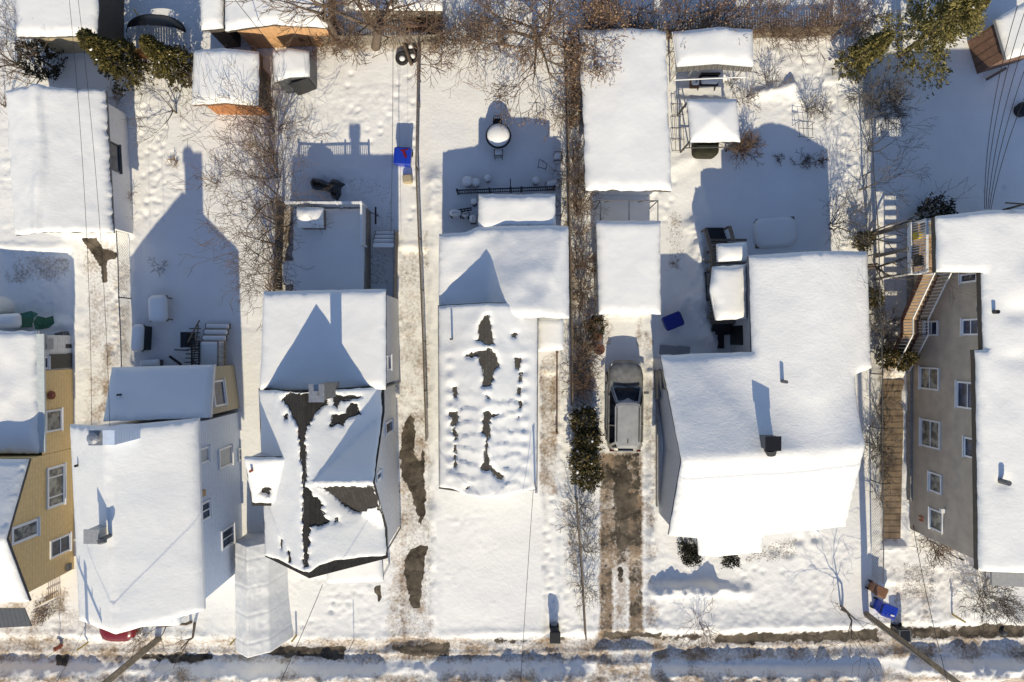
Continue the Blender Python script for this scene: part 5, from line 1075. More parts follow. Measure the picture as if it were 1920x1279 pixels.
for k in range(6): m = M(); m.box(q.x + rs.uniform(-.4, .4), q.y - k * .42 + .3, q.z + .2, rs.uniform(.2, .5), rs.uniform(.3, .5), rs.uniform(.3, .7), rs.uniform(-.5, .5)); part('item', m, MT['black' if k % 2 else 'dgrey'], t)
# deck behind the blue-grey house
t = thing('wooden_deck', 'snowy back deck with steps behind the blue-grey house', 'deck', (*XY(392, 660), 0)); x0, y1 = XY(374, 640, .9); x1, y0 = XY(422, 695, .9); m = M()
for k in range(14): m.box((x0 + x1) / 2, y0 + (k + .5) * (y1 - y0) / 14, .8, x1 - x0, (y1 - y0) / 14 - .02, .05)
part('floor', m, MT['old_wood'], t); snowcap(t, (x0 + x1) / 2, (y0 + y1) / 2, .83, x1 - x0 - .05, y1 - y0 - .05, .16, .1)
for k in range(3): m = M(); z = .62 - k * .2; m.box((x0 + x1) / 2, y1 + .16 + k * .32, z, x1 - x0, .28, .05); st = part('step', m, MT['old_wood'], t); m = M(); m.rbox((x0 + x1) / 2, y1 + .16 + k * .32, z + .026, z + .14, x1 - x0 - .1, .26, .08, 0, .1); part('snow_cap', m, MT['snow'], st, True)
for nm, X_ in (('railing', x0), ('railing', x1)):
    m = M(); m.bar((X_, y0, 1.75), (X_, y1, 1.75), .07, .05); m.bar((X_, y0, .95), (X_, y1, .95), .05, .05)
    for k in range(13): m.box(X_, y0 + k * (y1 - y0) / 12, 1.3, .05, .05, .95)
    part(nm, m, MT['iron' if X_ == x0 else 'grey_wood'], t)
m = M(); m.bar(P(352, 642, 1.5), P(374, 601, .5), .06); m.bar(P(362, 680, 1.6), P(372, 610, .4), .05)
for k in range(9): p = P(361 + k * 1.1, 680 - k * 8, 1.0); m.box(p.x - .3, p.y, .6, .6, .06, .05); 
part('side_stair', m, MT['old_wood'], t)
m = M(); m.box(*XY(352, 637, .5), .5, .3, .8, 1.0); m.bar(P(327, 656, .5), P(353, 657, .5), .06); m.bar(P(318, 668, .4), P(340, 684, .4), .12, .1); m.bar(P(341, 652, .5), P(350, 638, .5), .05); part('firewood_rack', m, MT['black'], t)
# deck behind the cross-gabled house
t = thing('wooden_deck', 'large snow-covered deck with pale picket rails behind the cross-gabled house', 'deck', (*XY(620, 460), 0)); x0, y1 = XY(550, 388, 1.2); x1, y0 = XY(686, 545, 1.2); m = M(); m.box((x0 + x1) / 2, (y0 + y1) / 2, .52, x1 - x0, y1 - y0, 1.26); part('floor', m, MT['grey_wood'], t)
part('snow_cover', snow_mesh([(x0, y0 - .3), (x1 - .1, y0 - .3), (x1 - .08, y1 - 2.9), (x1 - .08, y1 - .1), (x0, y1 - .1)], flat(1.155), .14, rnd=.15, noise=.03), MT['snow'], t, True)
m = M(); zt = 2.3; m.bar((x0, y1, zt), (x1, y1, zt), .1, .05); m.bar((x0, y1, 1.4), (x1, y1, 1.4), .05, .05)
for k in range(38): m.box(x0 + (k + .5) * (x1 - x0) / 38, y1, 1.85, .045, .045, .9)
for k in range(4): m.box(x0 + k * (x1 - x0) / 3, y1, 1.75, .1, .1, 1.35)
part('railing', m, MT['white'], t); m = M(); ye = XY(0, 462, 1.2)[1]; m.bar((x1, y1, zt), (x1, ye, zt), .1, .05); m.bar((x1, y1, 1.4), (x1, ye, 1.4), .05, .05)
for k in range(22): m.box(x1, y1 - (k + .5) * (y1 - ye) / 22, 1.85, .045, .045, .9)
m.box(x1, ye, 1.75, .1, .1, 1.35); part('railing', m, MT['white'], t)
for k in range(4): m = M(); q = XY(695 + 4, 462 - k * 8.5, .6); z = 1.0 - k * .24; m.box(q[0] + .65, q[1], z, 1.2, .26, .05); st = part('step', m, MT['grey_wood'], t); m = M(); m.rbox(q[0] + .65, q[1], z + .026, z + .13, 1.15, .24, .08, 0, .09); part('snow_cap', m, MT['snow'], st, True)
t = thing('picket_railing', 'long grey picket railing along the walk beside the cross-gabled house', 'railing', (*XY(737, 520), 0)); m = M(); a = XY(741, 434, .9); b = XY(738, 602, .9)
for k in range(46): f = k / 45; m.box(a[0] + (b[0] - a[0]) * f, a[1] + (b[1] - a[1]) * f, .45, .05, .06, 1.25)
part('pickets', m, MT['grey_wood'], t); m = M(); m.bar((*a, 1.08), (*b, 1.08), .09, .05); m.bar((*a, .3), (*b, .3), .05, .05); part('rails', m, MT['grey_wood'], t)
t = thing('deck_shelter', 'tall snow-capped cabinet in the deck corner, sun across half its top', 'cabinet', (*XY(580, 405), 0)); q = XY(580, 407, 2.3); m = M(); m.box(q[0], q[1], 1.45, 1.15, .95, 1.5); part('body', m, MT['grey_wood'], t); mm = snow_mesh([(q[0] - .66, q[1] - .52), (q[0] + .66, q[1] - .52), (q[0] + .66, q[1] + .5), (q[0] - .66, q[1] + .5)], lambda X, Yy: 2.1 + .32 * np.clip(1 - np.hypot(X - q[0] + .1, (Yy - q[1] - .1)) / .7, 0, 1), .26, sp=.1, rnd=.2, noise=.02); part('snow_cap', mm, MT['snow'], t, True)
lump('small snow-topped planter box at the deck edge beside the fence', 571, 481, .6, .45, 1.15, 'planter', 'planter_box', 'grey_wood', .14, R(5), .08, False); lump('snow-buried outdoor sofa at the deck edge', 556, 515, .75, 1.25, 1.1, 'sofa', 'outdoor_sofa', 'dgrey', .3, R(4), .25, False)
q = G(709, 405); m = M(); m.tube((q.x, q.y - .55, q.z + .75), (q.x, q.y + .35, q.z + .75), .05, .05, 8); m.tube((q.x, q.y, q.z + .75), (q.x - .5, q.y + .2, q.z + .05), .02, .02, 6); m.tube((q.x, q.y, q.z - .1), (q.x, q.y, q.z + .75), .03, .03, 6); solo('umbrella_stand', m, MT['iron'], 'black folded umbrella stand between the deck and the steps', 'stand')
# black tarp
X0, Y0 = XY(608, 350, .4); pg = poly([(577, 338), (582, 330), (600, 333), (613, 338), (622, 331), (632, 333), (644, 343), (636, 350), (636, 362), (627, 374), (617, 366), (613, 358), (598, 355), (580, 348)], .5)
m = snow_mesh(pg, lambda X, Yy: np.zeros_like(X) + gz(X0, Y0) - .05, .75, sp=.08, rnd=.35, noise=.12, nsc=.5, wob=.04, edge=.05); solo('tarpaulin', m, MT['black_tarp'], 'glossy black tarpaulin bundled over something in the shade north of the deck', 'tarpaulin', smooth=False)
# middle house back yard
q = G(935, 262); t = thing('round_table', 'round garden table under a domed snow cap in the blue shade', 'table', q); m = M(); m.lathe(q.x, q.y, [(.66, q.z + .66), (.68, q.z + .72)], 24); part('tabletop', m, MT['iron'], t)
for k in range(4): a = k * math.pi / 2 + .78; m = M(); m.tube((q.x + .42 * math.cos(a), q.y + .42 * math.sin(a), q.z - .1), (q.x + .35 * math.cos(a), q.y + .35 * math.sin(a), q.z + .68), .025, .025, 6); part('leg', m, MT['iron'], t)
m = M(); m.lathe(q.x, q.y, [(.58, q.z + .72), (.59, q.z + .86), (.54, q.z + 1.0), (.42, q.z + 1.09), (.2, q.z + 1.15), (.03, q.z + 1.17)], 28); part('snow_cap', m, MT['snow'], t, True)
def iron_chair(label, px, py, rz, snow=True):
    q = G(px, py); t = thing('garden_chair', label, 'chair', q, 'iron garden chairs'); c, s = math.cos(rz), math.sin(rz); T = lambda x, y, z: (q.x + c * x - s * y, q.y + s * x + c * y, q.z + z)
    m = M(); p = T(0, 0, .42); m.box(*p, .42, .4, .04, rz); part('seat', m, MT['iron'], t); m = M(); m.bar(T(-.2, -.2, .85), T(.2, -.2, .85), .03)
    for k in range(5): m.bar(T(-.2 + .1 * k, -.2, .42), T(-.2 + .1 * k, -.22, .85), .02)
    part('backrest', m, MT['iron'], t)
    for x in (-.19, .19):
        for y in (-.19, .19): m = M(); m.bar(T(x, y, -.1), T(x, y, .42), .03); part('leg', m, MT['iron'], t)
    for x in (-.22, .22): m = M(); m.bar(T(x, -.2, .62), T(x, .2, .62), .03); part('armrest', m, MT['iron'], t)
    if snow: snowcap(t, q.x, q.y, q.z + .45, .4, .38, .13, .1, rz)
    return t
iron_chair('black iron chair just south of the round snow-capped table', 935, 292, R(0)); iron_chair('black iron chair just north of the round snow-capped table', 933, 234, R(180), False); iron_chair('iron chair beside the wire fence, right of the round table', 1045, 298, R(90))
q = G(1015, 310); m = M(); pts = [P(1011, 299, .25), P(1009, 313, .25), P(1023, 317, .25), P(1026, 308, .25), P(1018, 302, .25), P(1011, 299, .25)]; m.path(pts, .016, 5)
for p in pts[:-1]: m.tube(p, (p.x, p.y, -.2), .014, .014, 5)
solo('wire_border', m, MT['iron'], 'small bent wire border poking out of the shaded snow', 'wire border')
t = thing('iron_railing', 'black iron terrace railing behind the middle house', 'railing', (*XY(950, 352), 0)); m = M(); a = P(857, 357, .9); b = P(1040, 350, .9); m.bar(a, b, .06, .05); m.bar(a - Vector((0, 0, .75)), b - Vector((0, 0, .75)), .04, .04)
for k in range(44): p = a.lerp(b, k / 43); m.box(p.x, p.y, .45, .03, .03, 1.0)
part('bars', m, MT['iron'], t); m = M()
for f in (0, .33, .55, .66, 1): p = a.lerp(b, f); m.box(p.x, p.y, .5, .09, .09, 1.2)
part('posts', m, MT['iron'], t); m = M(); p = P(957, 348, 1.2); m.tube((p.x, p.y - .1, 0), (p.x, p.y + .25, 1.6), .025, .025, 6); part('lamp_post', m, MT['iron'], t)
def pot(label, px, py, r, h):
    q = G(px, py); t = thing('plant_pot', label, 'plant pot', q, 'snow-capped plant pots'); m = M(); m.lathe(q.x, q.y, [(r * .7, q.z - .1), (r, q.z + h)], 16); part('pot', m, MT['dgrey'], t); m = M(); m.lathe(q.x, q.y, [(r * 1.0, q.z + h), (r * 1.02, q.z + h + r * .4), (r * .8, q.z + h + r * .85), (r * .4, q.z + h + r * 1.05), (.02, q.z + h + r * 1.1)], 18); part('snow_cap', m, MT['snow'], t, True)
pot('largest snow-domed pot at the left end of the iron railing', 878, 345, .27, .5); pot('middle snow-domed pot by the iron railing', 893, 346, .23, .4); pot('snow-domed pot standing north of the iron railing', 915, 338, .18, .4); pot('snow-domed pot at the right part of the iron railing', 1004, 343, .2, .5); pot('snow-domed pot at the back porch corner of the middle house', 890, 384, .16, .8)
lump('snow-topped patio table left of the back porch', 856, 404, .6, .36, .7, 'table', 'patio_table', 'iron', .22, 0, .14); lump('snow-topped stool beside the patio table', 874, 406, .36, .3, .55, 'stool', 'patio_stool', 'iron', .2, 0, .14); lump('snow-buried lounger at the right end of the iron railing', 1036, 348, .75, .42, .3, 'lounger', 'sun_lounger', 'iron', .2, R(15), .18); lump('snow-topped box beside the back porch wall', 888, 415, .34, .4, .7, 'box', 'storage_box', 'dgrey', .2, 0, .1, False)
m = M(); p = P(874, 393, .7); 
for k in range(5): m.bar(P(858 + k * 6, 393 - k, .75), P(860 + k * 6, 398 - k, .3), .04)
m.bar(P(857, 394, .8), P(884, 390, .8), .06); m.bar(P(857, 398, .5), P(884, 394, .5), .05); solo('bench_frame', m, MT['iron'], 'black iron bench frame left of the back porch', 'bench')
q = G(1050, 405); m = M(); m.tube((q.x, q.y - .25, q.z), (q.x + .2, q.y + .5, q.z + 1.6), .02, .02, 6); solo('garden_rod', m, MT['iron'], 'thin dark rod leaning right of the back porch', 'rod')
# tyres, log, wooden steps
def tyre(label, px, py, r, tilt):
    q = G(px, py); t = thing('tyre', label, 'tyre', q, 'old tyres by the back fence'); m = M(); n, k = 22, 10
    for i in range(n):
        a = 2 * math.pi * i / n
        for j in range(k):
            b = 2 * math.pi * j / k; rr = r + .1 * math.cos(b); m.v.append((q.x + rr * math.cos(a), q.y + rr * math.sin(a) * math.cos(tilt), q.z + .1 + .1 * math.sin(b) + (r + rr * math.sin(a)) * math.sin(tilt)))
    for i in range(n):
        for j in range(k): m.f.append((i * k + j, ((i + 1) % n) * k + j, ((i + 1) % n) * k + (j + 1) % k, i * k + (j + 1) % k))
    part('tread', m, MT['rubber'], t, True); m = M(); m.lathe(q.x, q.y, [(r - .09, q.z), (r - .1, q.z + .1 + r * math.sin(tilt)), (r * .4, q.z + .2 + r * math.sin(tilt)), (.02, q.z + .22 + r * math.sin(tilt))], 16, 1, math.cos(tilt)); part('snow_cap', m, MT['snow'], t, True)
tyre('old tyre filled with snow, left one of the group', 755, 112, .27, .15); tyre('old tyre filled with snow, right beside the log', 774, 108, .26, .2); tyre('old tyre half under snow, nearest the wooden steps', 772, 91, .26, .2)
m = M(); m.tube(P(753, 71, .3), P(772, 122, .35), .07, .1, 8); solo('log', m, MT['bark'], 'thick bare branch lying across the snow-filled tyres', 'log')
t = thing('wooden_bench', 'weathered wooden bench with snow on its seat by the back fence', 'bench', (*XY(784, 62), 0))
m = M(); a = XY(762, 66, .5); b = XY(803, 66, .5); m.box((a[0] + b[0]) / 2, a[1], .45, b[0] - a[0], .4, .06); part('seat', m, MT['old_wood'], t); snowcap(t, (a[0] + b[0]) / 2 - .05, a[1], .48, b[0] - a[0] - .1, .34, .1, .06)
m = M(); m.box((a[0] + b[0]) / 2, a[1] + .3, .75, b[0] - a[0], .1, .55); part('backrest', m, MT['brown_wood'], t)
for x in (a[0], b[0]): m = M(); m.box(x, a[1], .35, .08, .7, .8); part('side', m, MT['old_wood'], t)
# dark domed trampoline
t = thing('trampoline', 'dark mesh trampoline dome half buried in snow at the top left', 'trampoline', (*XY(280, 35), 0)); cx, cy = XY(284, 50, .8); m = M(); n = 28
for i in range(n + 1):
    a = math.pi * i / n
    for r_, z in ((1.0, .35), (.8, .9), (.4, 1.1), (.05, 1.15)): m.v.append((cx - 1.55 * r_ * math.cos(a), cy + .9 * r_ * math.sin(a) - .1, z))
for i in range(n):
    for j in range(3): m.f.append((i * 4 + j, i * 4 + j + 1, (i + 1) * 4 + j + 1, (i + 1) * 4 + j))
part('net', m, MT['black'], t, True); m = M(); m.tube(P(251, 17, 1.2), P(272, 49, .3), .03, .03, 6); part('pole', m, MT['yellow'], t)
m = M(); pts = [(cx - 1.58 * math.cos(math.pi * i / 20), cy + .93 * math.sin(math.pi * i / 20) - .1, .35) for i in range(21)]; m.path(pts, .03, 6); part('rim', m, MT['dgrey'], t)
# ---------------------------------------------------------------- canopy and gazebo
t = thing('garden_canopy', 'white garden canopy with a grey scalloped edge and a snow-loaded pitched top', 'canopy', (*XY(1338, 90), 0)); pgk = [XY(1271, 122, 2.6), XY(1416, 122, 2.6), XY(1414, 52, 2.6), XY(1262, 55, 2.6)]; zz = gable(XY(1345, 115, 2.9), XY(1350, 45, 2.9), 2.0, 2.75, 2.35)
part('roof', slab_mesh(pgk, zz, 0, -.06), MT['canvas'], t); part('snow_cover', snow_mesh(inset(pgk, .04), zz, .26, rnd=.5, noise=.03, base=.004), MT['snow'], t, True); m = M(); ys = XY(0, 123, 2.5)[1]; xa, xb = pgk[0][0] + .02, pgk[1][0] - .02
for k in range(30):
    f0, f1 = k / 30, (k + .94) / 30; u0, u1 = xa + (xb - xa) * f0, xa + (xb - xa) * f1; z0, z1 = [float(zz(np.array([u]), np.array([ys]))[0]) for u in (u0, u1)]; m.quad((u0, ys - .03, z0 - .02), (u1, ys - .03, z1 - .02), (u1, ys - .17, z1 - .30), (u0, ys - .17, z0 - .30))
part('valance', m, MT['valance'], t)
m = M(); zb = 2.05; c4 = [P(1264, 151, 2.0), P(1398, 145, 2.0), P(1405, 70, 2.0), P(1268, 70, 2.0)]; m.tube((c4[0].x, c4[0].y, zb), (c4[1].x, c4[1].y, zb), .035, .035, 6); part('beam', m, MT['white'], t)
for p in (XY(1258, 151, .3), XY(1378, 147, .3), XY(1405, 75, 2), XY(1270, 75, 2)): m = M(); m.tube((p[0], p[1], -.3), (p[0] + .05, p[1], 2.3), .035, .035, 6); part('post', m, MT['steel'], t)
m = M(); a = P(1298, 128, 1.7); b = P(1368, 126, 1.7); m.bar(a, b, .05); m.bar(P(1291, 142, 1.2), P(1301, 127, 1.9), .05); m.bar(P(1308, 135, 1.4), P(1312, 127, 1.9), .04); m.bar(P(1366, 140, 1.2), P(1366, 127, 1.9), .04); m.bar((c4[1].x, c4[1].y, 2.0), P(1404, 126, 2.2), .05); part('frame', m, MT['steel'], t)
t = thing('garden_swing', 'two-part snow-cushioned swing bench standing under the white canopy', 'swing bench', (*XY(1322, 150), 0)); q = XY(1331, 151, .6); m = M(); m.box(q[0], q[1], .45, .95, .5, .08); part('seat', m, MT['black'], t); m = M(); m.box(q[0], q[1] + .3, .55, 1.0, .1, .5, 0); part('backrest', m, MT['iron'], t); snowcap(t, q[0], q[1] + .03, .5, .92, .38, .24, .12, name='snow_cushion'); m = M(); q2 = XY(1304, 152, .6); m.box(q2[0], q2[1] - .05, .4, .45, .45, .3); part('side_seat', m, MT['brick'], t); snowcap(t, q2[0], q2[1], .55, .4, .42, .2, .1, name='snow_cushion')
for dx in (-.45, .45): m = M(); m.bar((q[0] + dx, q[1] - .28, -.2), (q[0] + dx, q[1] + .1, .5), .05); part('leg', m, MT['iron'], t)
m = M(); m.bar(P(1300, 165, .1), P(1310, 145, 1.3), .04); part('arm', m, MT['iron'], t)
t = thing('gazebo', 'square gazebo with a pyramid of snow on its roof and dark open front', 'gazebo', (*XY(1338, 235), 0)); pgk = [XY(1296, 265, 2.5), XY(1390, 263, 2.5), XY(1382, 184, 2.5), XY(1290, 184, 2.5)]; cx, cy = sum(p[0] for p in pgk) / 4, sum(p[1] for p in pgk) / 4; zz = lambda X, Yy: 2.62 - np.maximum(np.abs(X - cx) / 1.3, np.abs(Yy - cy) / 1.1) * .36
part('roof', slab_mesh(pgk, zz, 0, -.06, sp=.2), MT['dgrey'], t); part('snow_cover', snow_mesh(pgk, zz, .22, sp=.14, rnd=.3, noise=.02, base=.004, wob=.02), MT['snow'], t, True)
for px, py in ((1296, 263), (1386, 261), (1382, 190), (1290, 190)): q = XY(px, py, 2.2); m = M(); m.box(q[0], q[1], .95, .08, .08, 2.5); part('post', m, MT['iron'], t)
m = M(); a = XY(1296, 264, 2.2); b = XY(1388, 262, 2.2); m.bar((a[0], a[1], 2.15), (b[0], b[1], 2.15), .06, .1); m.bar((a[0], a[1], .9), (b[0], b[1], .9), .05, .05); part('beam', m, MT['dgrey'], t)
for sx_, sy_ in (((1294, 266), (1278, 284)), ((1384, 266), (1358, 290)), ((1290, 200), (1275, 214))): m = M(); m.bar(P(*sx_, 2.0), P(*sx_, 0) + Vector((-.1 if sx_[0] < 1300 else .1, -.35, .2)), .06); part('brace', m, MT['iron'], t)
m = M(); q = XY(1325, 276, .6); m.rbox(q[0], q[1], -.1, .75, 1.3, .95, .3, 0, .2); tb = solo('hot_tub', m, MT['dkgreen'], 'dark covered tub standing in the gazebo front', 'tub')
m = M()
for k, x in enumerate((1263, 1270, 1279)): m.tube(P(x, 192, .5), P(x + 4, 283, .5), .014, .014, 5)
for y in (195, 215, 240, 262, 282): m.tube(P(1262, y, .5), P(1283, y, .5), .016, .016, 5); m.tube(P(1262, y, .5), P(1262, y, 0) - Vector((0, 0, .3)), .016, .016, 5)
solo('garden_trellis', m, MT['old_wood'], 'low ladder-like trellis left of the gazebo', 'trellis')
m = M()
for k in range(4): m.tube(P(1496 + k * 9, 227 + k * 1, .7), P(1500 + k * 8, 258 - k, .5), .014, .014, 5)
for y in (227, 240, 256): m.tube(P(1496, y, .7), P(1527, y + 2, .7), .014, .014, 5)
for x, y in ((1496, 228), (1526, 230), (1524, 257)): p = P(x, y, .7); m.tube(p, (p.x, p.y, -.2), .014, .014, 5)
solo('garden_trellis', m, MT['iron'], 'curved wire trellis among bare stems at the yard shadow edge', 'trellis')
# small things at right
t = iron_chair('black iron chair on the wooden balcony of the stucco house', 1722, 465, R(90), False); t.location.z += DZ; m = M(); q = XY(1722, 490, DZ + .3); m.box(q[0], q[1], DZ + .35, .45, .5, .05); m.box(q[0] - .2, q[1], DZ + .6, .05, .5, .5)
for k in range(4): m.box(q[0] + (.18 if k % 2 else -.18), q[1] + (.2 if k > 1 else -.2), DZ + .17, .04, .04, .35)
solo('folding_chair', m, MT['black'], 'black folding chair at the near end of the balcony', 'chair'); q = XY(1720, 443, DZ); m = M(); m.rbox(q[0] - .1, q[1], DZ, DZ + .4, .3, .35, .08, 0, .1); solo('toy_box', m, MT['yellow'], 'small yellow box on the balcony of the stucco house', 'box'); q = XY(1734, 435, DZ); m = M(); m.lathe(q[0], q[1], [(.2, DZ), (.24, DZ + .4), (.2, DZ + .42), (.05, DZ + .43)], 14); solo('bucket', m, MT['mgrey'], 'round grey bucket on the balcony of the stucco house', 'bucket')
q = G(1912, 208); m = M(); m.path([(q.x + .35 * math.cos(a * .35), q.y + .35 * math.sin(a * .35), q.z + .25) for a in range(19)], .05, 6); m.lathe(q.x, q.y, [(.36, q.z - .1), (.34, q.z + .22), (.1, q.z + .3)], 16); solo('round_planter', m, MT['black'], 'dark rimmed round planter in the shade at the right edge', 'planter'); q = G(1865, 145); m = M(); m.bar(P(1850, 149, .3), P(1886, 128, .4), .14, .12); solo('timber', m, MT['old_wood'], 'dark timber lying in the shade below the brown shed', 'timber')
q = G(1122, 655); m = M(); m.lathe(q.x, q.y, [(.25, q.z - .1), (.3, q.z + .35), (.24, q.z + .36), (.05, q.z + .3)], 16); solo('plant_pot', m, MT['brick'], 'round brown-red pot beside the bare hedge and driveway', 'plant pot', 'snow-capped plant pots'); q = G(1119, 632); m = M(); m.rbox(q.x, q.y, q.z - .1, q.z + .35, .5, .45, .08, 0, .05); solo('crate', m, MT['brick'], 'brown crate beside the hedge near the car', 'crate')
for k, (x0, y0, w_) in enumerate(((1255, 657, .9), (1282, 658, .5))): m = M(); q = G(x0, y0); m.box(q.x, q.y, q.z + .05, w_ + .15, .5, .04, R(-6)); solo('roof_panel', m, MT['mgrey'], ('wide', 'narrow')[k] + ' grey panel lying behind the L-shaped house', 'panel', 'loose grey panels')
q = G(1880, 1186); m = M(); m.rbox(q.x, q.y, q.z - .1, q.z + .35, .22, .22, .05, 0, .08); solo('post_cap', m, MT['dgrey'], 'small dark post stub on the sidewalk at the right', 'post')
# ---------------------------------------------------------------- plants
class Wood:
    def __init__(s): s.v = []; s.f = []; s.tips = []
    def seg(s, p, q, r0, r1, n):
        d = q - p; 
        if d.length < 1e-5: return
        d.normalize(); u = d.orthogonal().normalized(); w = d.cross(u); o = len(s.v)
        for c, r in ((p, r0), (q, r1)):
            for i in range(n):
                a = 2 * math.pi * i / n; v = c + u * (r * math.cos(a)) + w * (r * math.sin(a)); s.v.append((v.x, v.y, v.z))
        for i in range(n): s.f.append((o + i, o + (i + 1) % n, o + n + (i + 1) % n, o + n + i))
def grow(rs, tr, tw, p, d, L, r, lev, kids, up=.08, wob=.22, ang=(.5, .95), shrink=(.5, .72), nseg=4, minr=.007):
    rr = r; q = p
    for i in range(nseg):
        d = (d + Vector((rs.gauss(0, wob), rs.gauss(0, wob), rs.gauss(0, wob) + up))).normalized(); q2 = q + d * (L / nseg); r2 = max(minr, rr * (.82 if i < nseg - 1 else .6))
        (tr if rr > .035 else tw).seg(q, q2, rr, r2, 6 if rr > .05 else (4 if rr > .02 else 3)); q = q2; rr = r2
        if lev > 0 and i >= (1 if lev > 1 or nseg < 4 else 0):
            for _ in range(kids if i < nseg - 1 else kids + 1):
                a = rs.uniform(*ang); ax = d.orthogonal().normalized(); ax.rotate(Matrix.Rotation(rs.uniform(0, 6.28), 3, d)); dd = d * math.cos(a) + ax * math.sin(a)
                if dd.z < -.25: dd.z = -.25
                grow(rs, tr, tw, q, dd.normalized(), L * rs.uniform(*shrink), max(minr, rr * .62), lev - 1, kids, up, wob, ang, shrink, 3, minr)
    if lev == 0: tw.tips.append((q, d))
def leaves(m, tips, rs, n, size, spread):
    for p, d in tips:
        for _ in range(n):
            c = p + Vector((rs.gauss(0, spread), rs.gauss(0, spread), rs.gauss(0, spread))); a = Vector((rs.gauss(0, 1), rs.gauss(0, 1), rs.gauss(0, 1))).normalized(); b = a.orthogonal().normalized(); s_ = size * rs.uniform(.6, 1.3); m.add([c - a * s_, c + b * s_ * .5, c + a * s_, c - b * s_ * .5], [(0, 1, 2, 3)])
def bare_tree(label, px, py, h, seed, stems=1, lean=(0, 0), r=.08, lev=3, kids=2, bark='bark', twig='twig', spread=.45, leaf=None, group='bare trees and shrubs', name='bare_tree', up=.08, trunk=.3, minr=.008, cat='tree', wob=.22):
    rs = random.Random(seed); q = G(px, py); q.z -= .1; tr, tw = Wood(), Wood()
    for s in range(stems):
        a = rs.uniform(0, 6.28) if stems > 1 else 0; sp = spread * (rs.uniform(.35, 1.2) if stems > 1 else 0); d = Vector((math.cos(a) * sp + lean[0], math.sin(a) * sp + lean[1], 1)).normalized(); p = q + Vector((math.cos(a), math.sin(a), 0)) * (.08 if stems > 1 else 0)
        if stems == 1 and trunk:
            n = 4
            for i in range(n):
                d = (d + Vector((rs.gauss(0, .05), rs.gauss(0, .05), 0))).normalized(); p2 = p + d * (h * trunk / n); r1 = r * (1 - .08 * (i + 1)); tr.seg(p, p2, r * (1 - .08 * i), r1, 10); p = p2
            for k in range(4 + kids):
                a = 6.28 * k / (4 + kids) + rs.uniform(-.4, .4); an = rs.uniform(.25, 1.15); dd = Vector((math.cos(a) * math.sin(an), math.sin(a) * math.sin(an), math.cos(an))) + Vector((lean[0], lean[1], 0)) * .6
                grow(rs, tr, tw, p - d * rs.uniform(0, h * trunk * .35), dd.normalized(), h * (1 - trunk) * rs.uniform(.5, .8) * (.78 if lev == 4 else .85), r * rs.uniform(.4, .6), lev - 1, kids, up, wob, minr=minr)
        else: grow(rs, tr, tw, p, d, h * rs.uniform(.6, .95) * {2: .8, 3: .68, 4: .58}[lev], r * rs.uniform(.6, 1), lev - 1, kids, up, wob, minr=minr)
    t = thing(name, label, cat, q, group)
    if tr.v: part('trunk', tr, MT[bark], t, True)
    if tw.v: part('crown', tw, MT[twig], t, True)
    if leaf: m = M(); leaves(m, tw.tips, rs, *leaf); part('leaves', m, MT['dead_leaf'], t)
    return t
def sh(label, px, py, h, seed, stems=9, **k):
    k.setdefault('r', .022); k.setdefault('lev', 3); k.setdefault('kids', 1); k.setdefault('name', 'bare_shrub'); k.setdefault('cat', 'shrub'); k.setdefault('spread', .8); k.setdefault('up', .05); return bare_tree(label, px, py, h, seed, stems, **k)
def evergreen(label, px, py, h, rad, seed, mt='ever', n=900, card=.16, lean=(0, 0), name='evergreen_tree', cat='tree', shape='cone', gap=.25, group='evergreens', snowy=0):
    m0 = []
    rs = random.Random(seed); q = G(px, py); t = thing(name, label, cat, q, group); m = M(); m.tube((q.x, q.y, q.z - .2), (q.x + lean[0] * .9, q.y + lean[1] * .9, q.z + h * .9), .05 + .02 * h, .02, 8); part('trunk', m, MT['bark'], t); m = M()
    for k in range(n):
        f = rs.random() ** .8; z = .05 + .95 * f; R_ = rad * ((1 - z) ** .75 + .05 if shape == 'cone' else 1.0 if shape == 'box' else math.sqrt(max(.02, 1 - (2 * z - 1) ** 2)) if shape == 'ball' else (1 - z ** 4) * .95 + .05)
        a = rs.uniform(0, 6.28); lob = 1 + gap * math.sin(a * 3 + z * 9 + seed) + gap * .7 * math.sin(a * 7 - z * 14); rr = R_ * lob * rs.uniform(.55, 1.02) ** .7
        c = Vector((q.x + lean[0] * z + rr * math.cos(a), q.y + lean[1] * z + rr * math.sin(a), q.z + z * h)); o = Vector((math.cos(a), math.sin(a), rs.uniform(-.3, .7))).normalized()
        if shape == 'box': c = Vector((q.x + rad * rs.uniform(-1, 1), q.y + rad * 1.15 * rs.uniform(-1, 1), q.z + h * (1 if rs.random() < .5 else rs.random()) * rs.uniform(.9, 1)))
        m0.append(c)
        for j in range(7):
            d = (o + Vector((rs.gauss(0, .55), rs.gauss(0, .55), rs.gauss(0, .45)))).normalized(); s_ = Vector((rs.gauss(0, 1), rs.gauss(0, 1), rs.gauss(0, 1))).cross(d).normalized(); L = card * rs.uniform(.6, 1.4); w = L * .2
            b = c + Vector((rs.gauss(0, .05), rs.gauss(0, .05), rs.gauss(0, .05))); e = b + d * L; m.add([b, b + d * L * .5 + s_ * w, e, b + d * L * .5 - s_ * w], [(0, 1, 2, 3)])
    part('foliage', m, MT[mt], t)
    if snowy:
        m = M(); pts = [v for v in m0 if rs.random() < snowy]
        for c in pts: r_ = rs.uniform(.04, .1); m.lathe(c.x, c.y, [(r_ * .7, c.z), (r_, c.z + .03), (r_ * .6, c.z + .06), (.01, c.z + .08)], 7, 1, rs.uniform(.6, 1.3))
        if m.v: part('snow_clumps', m, MT['snow'], t, True)
    return t
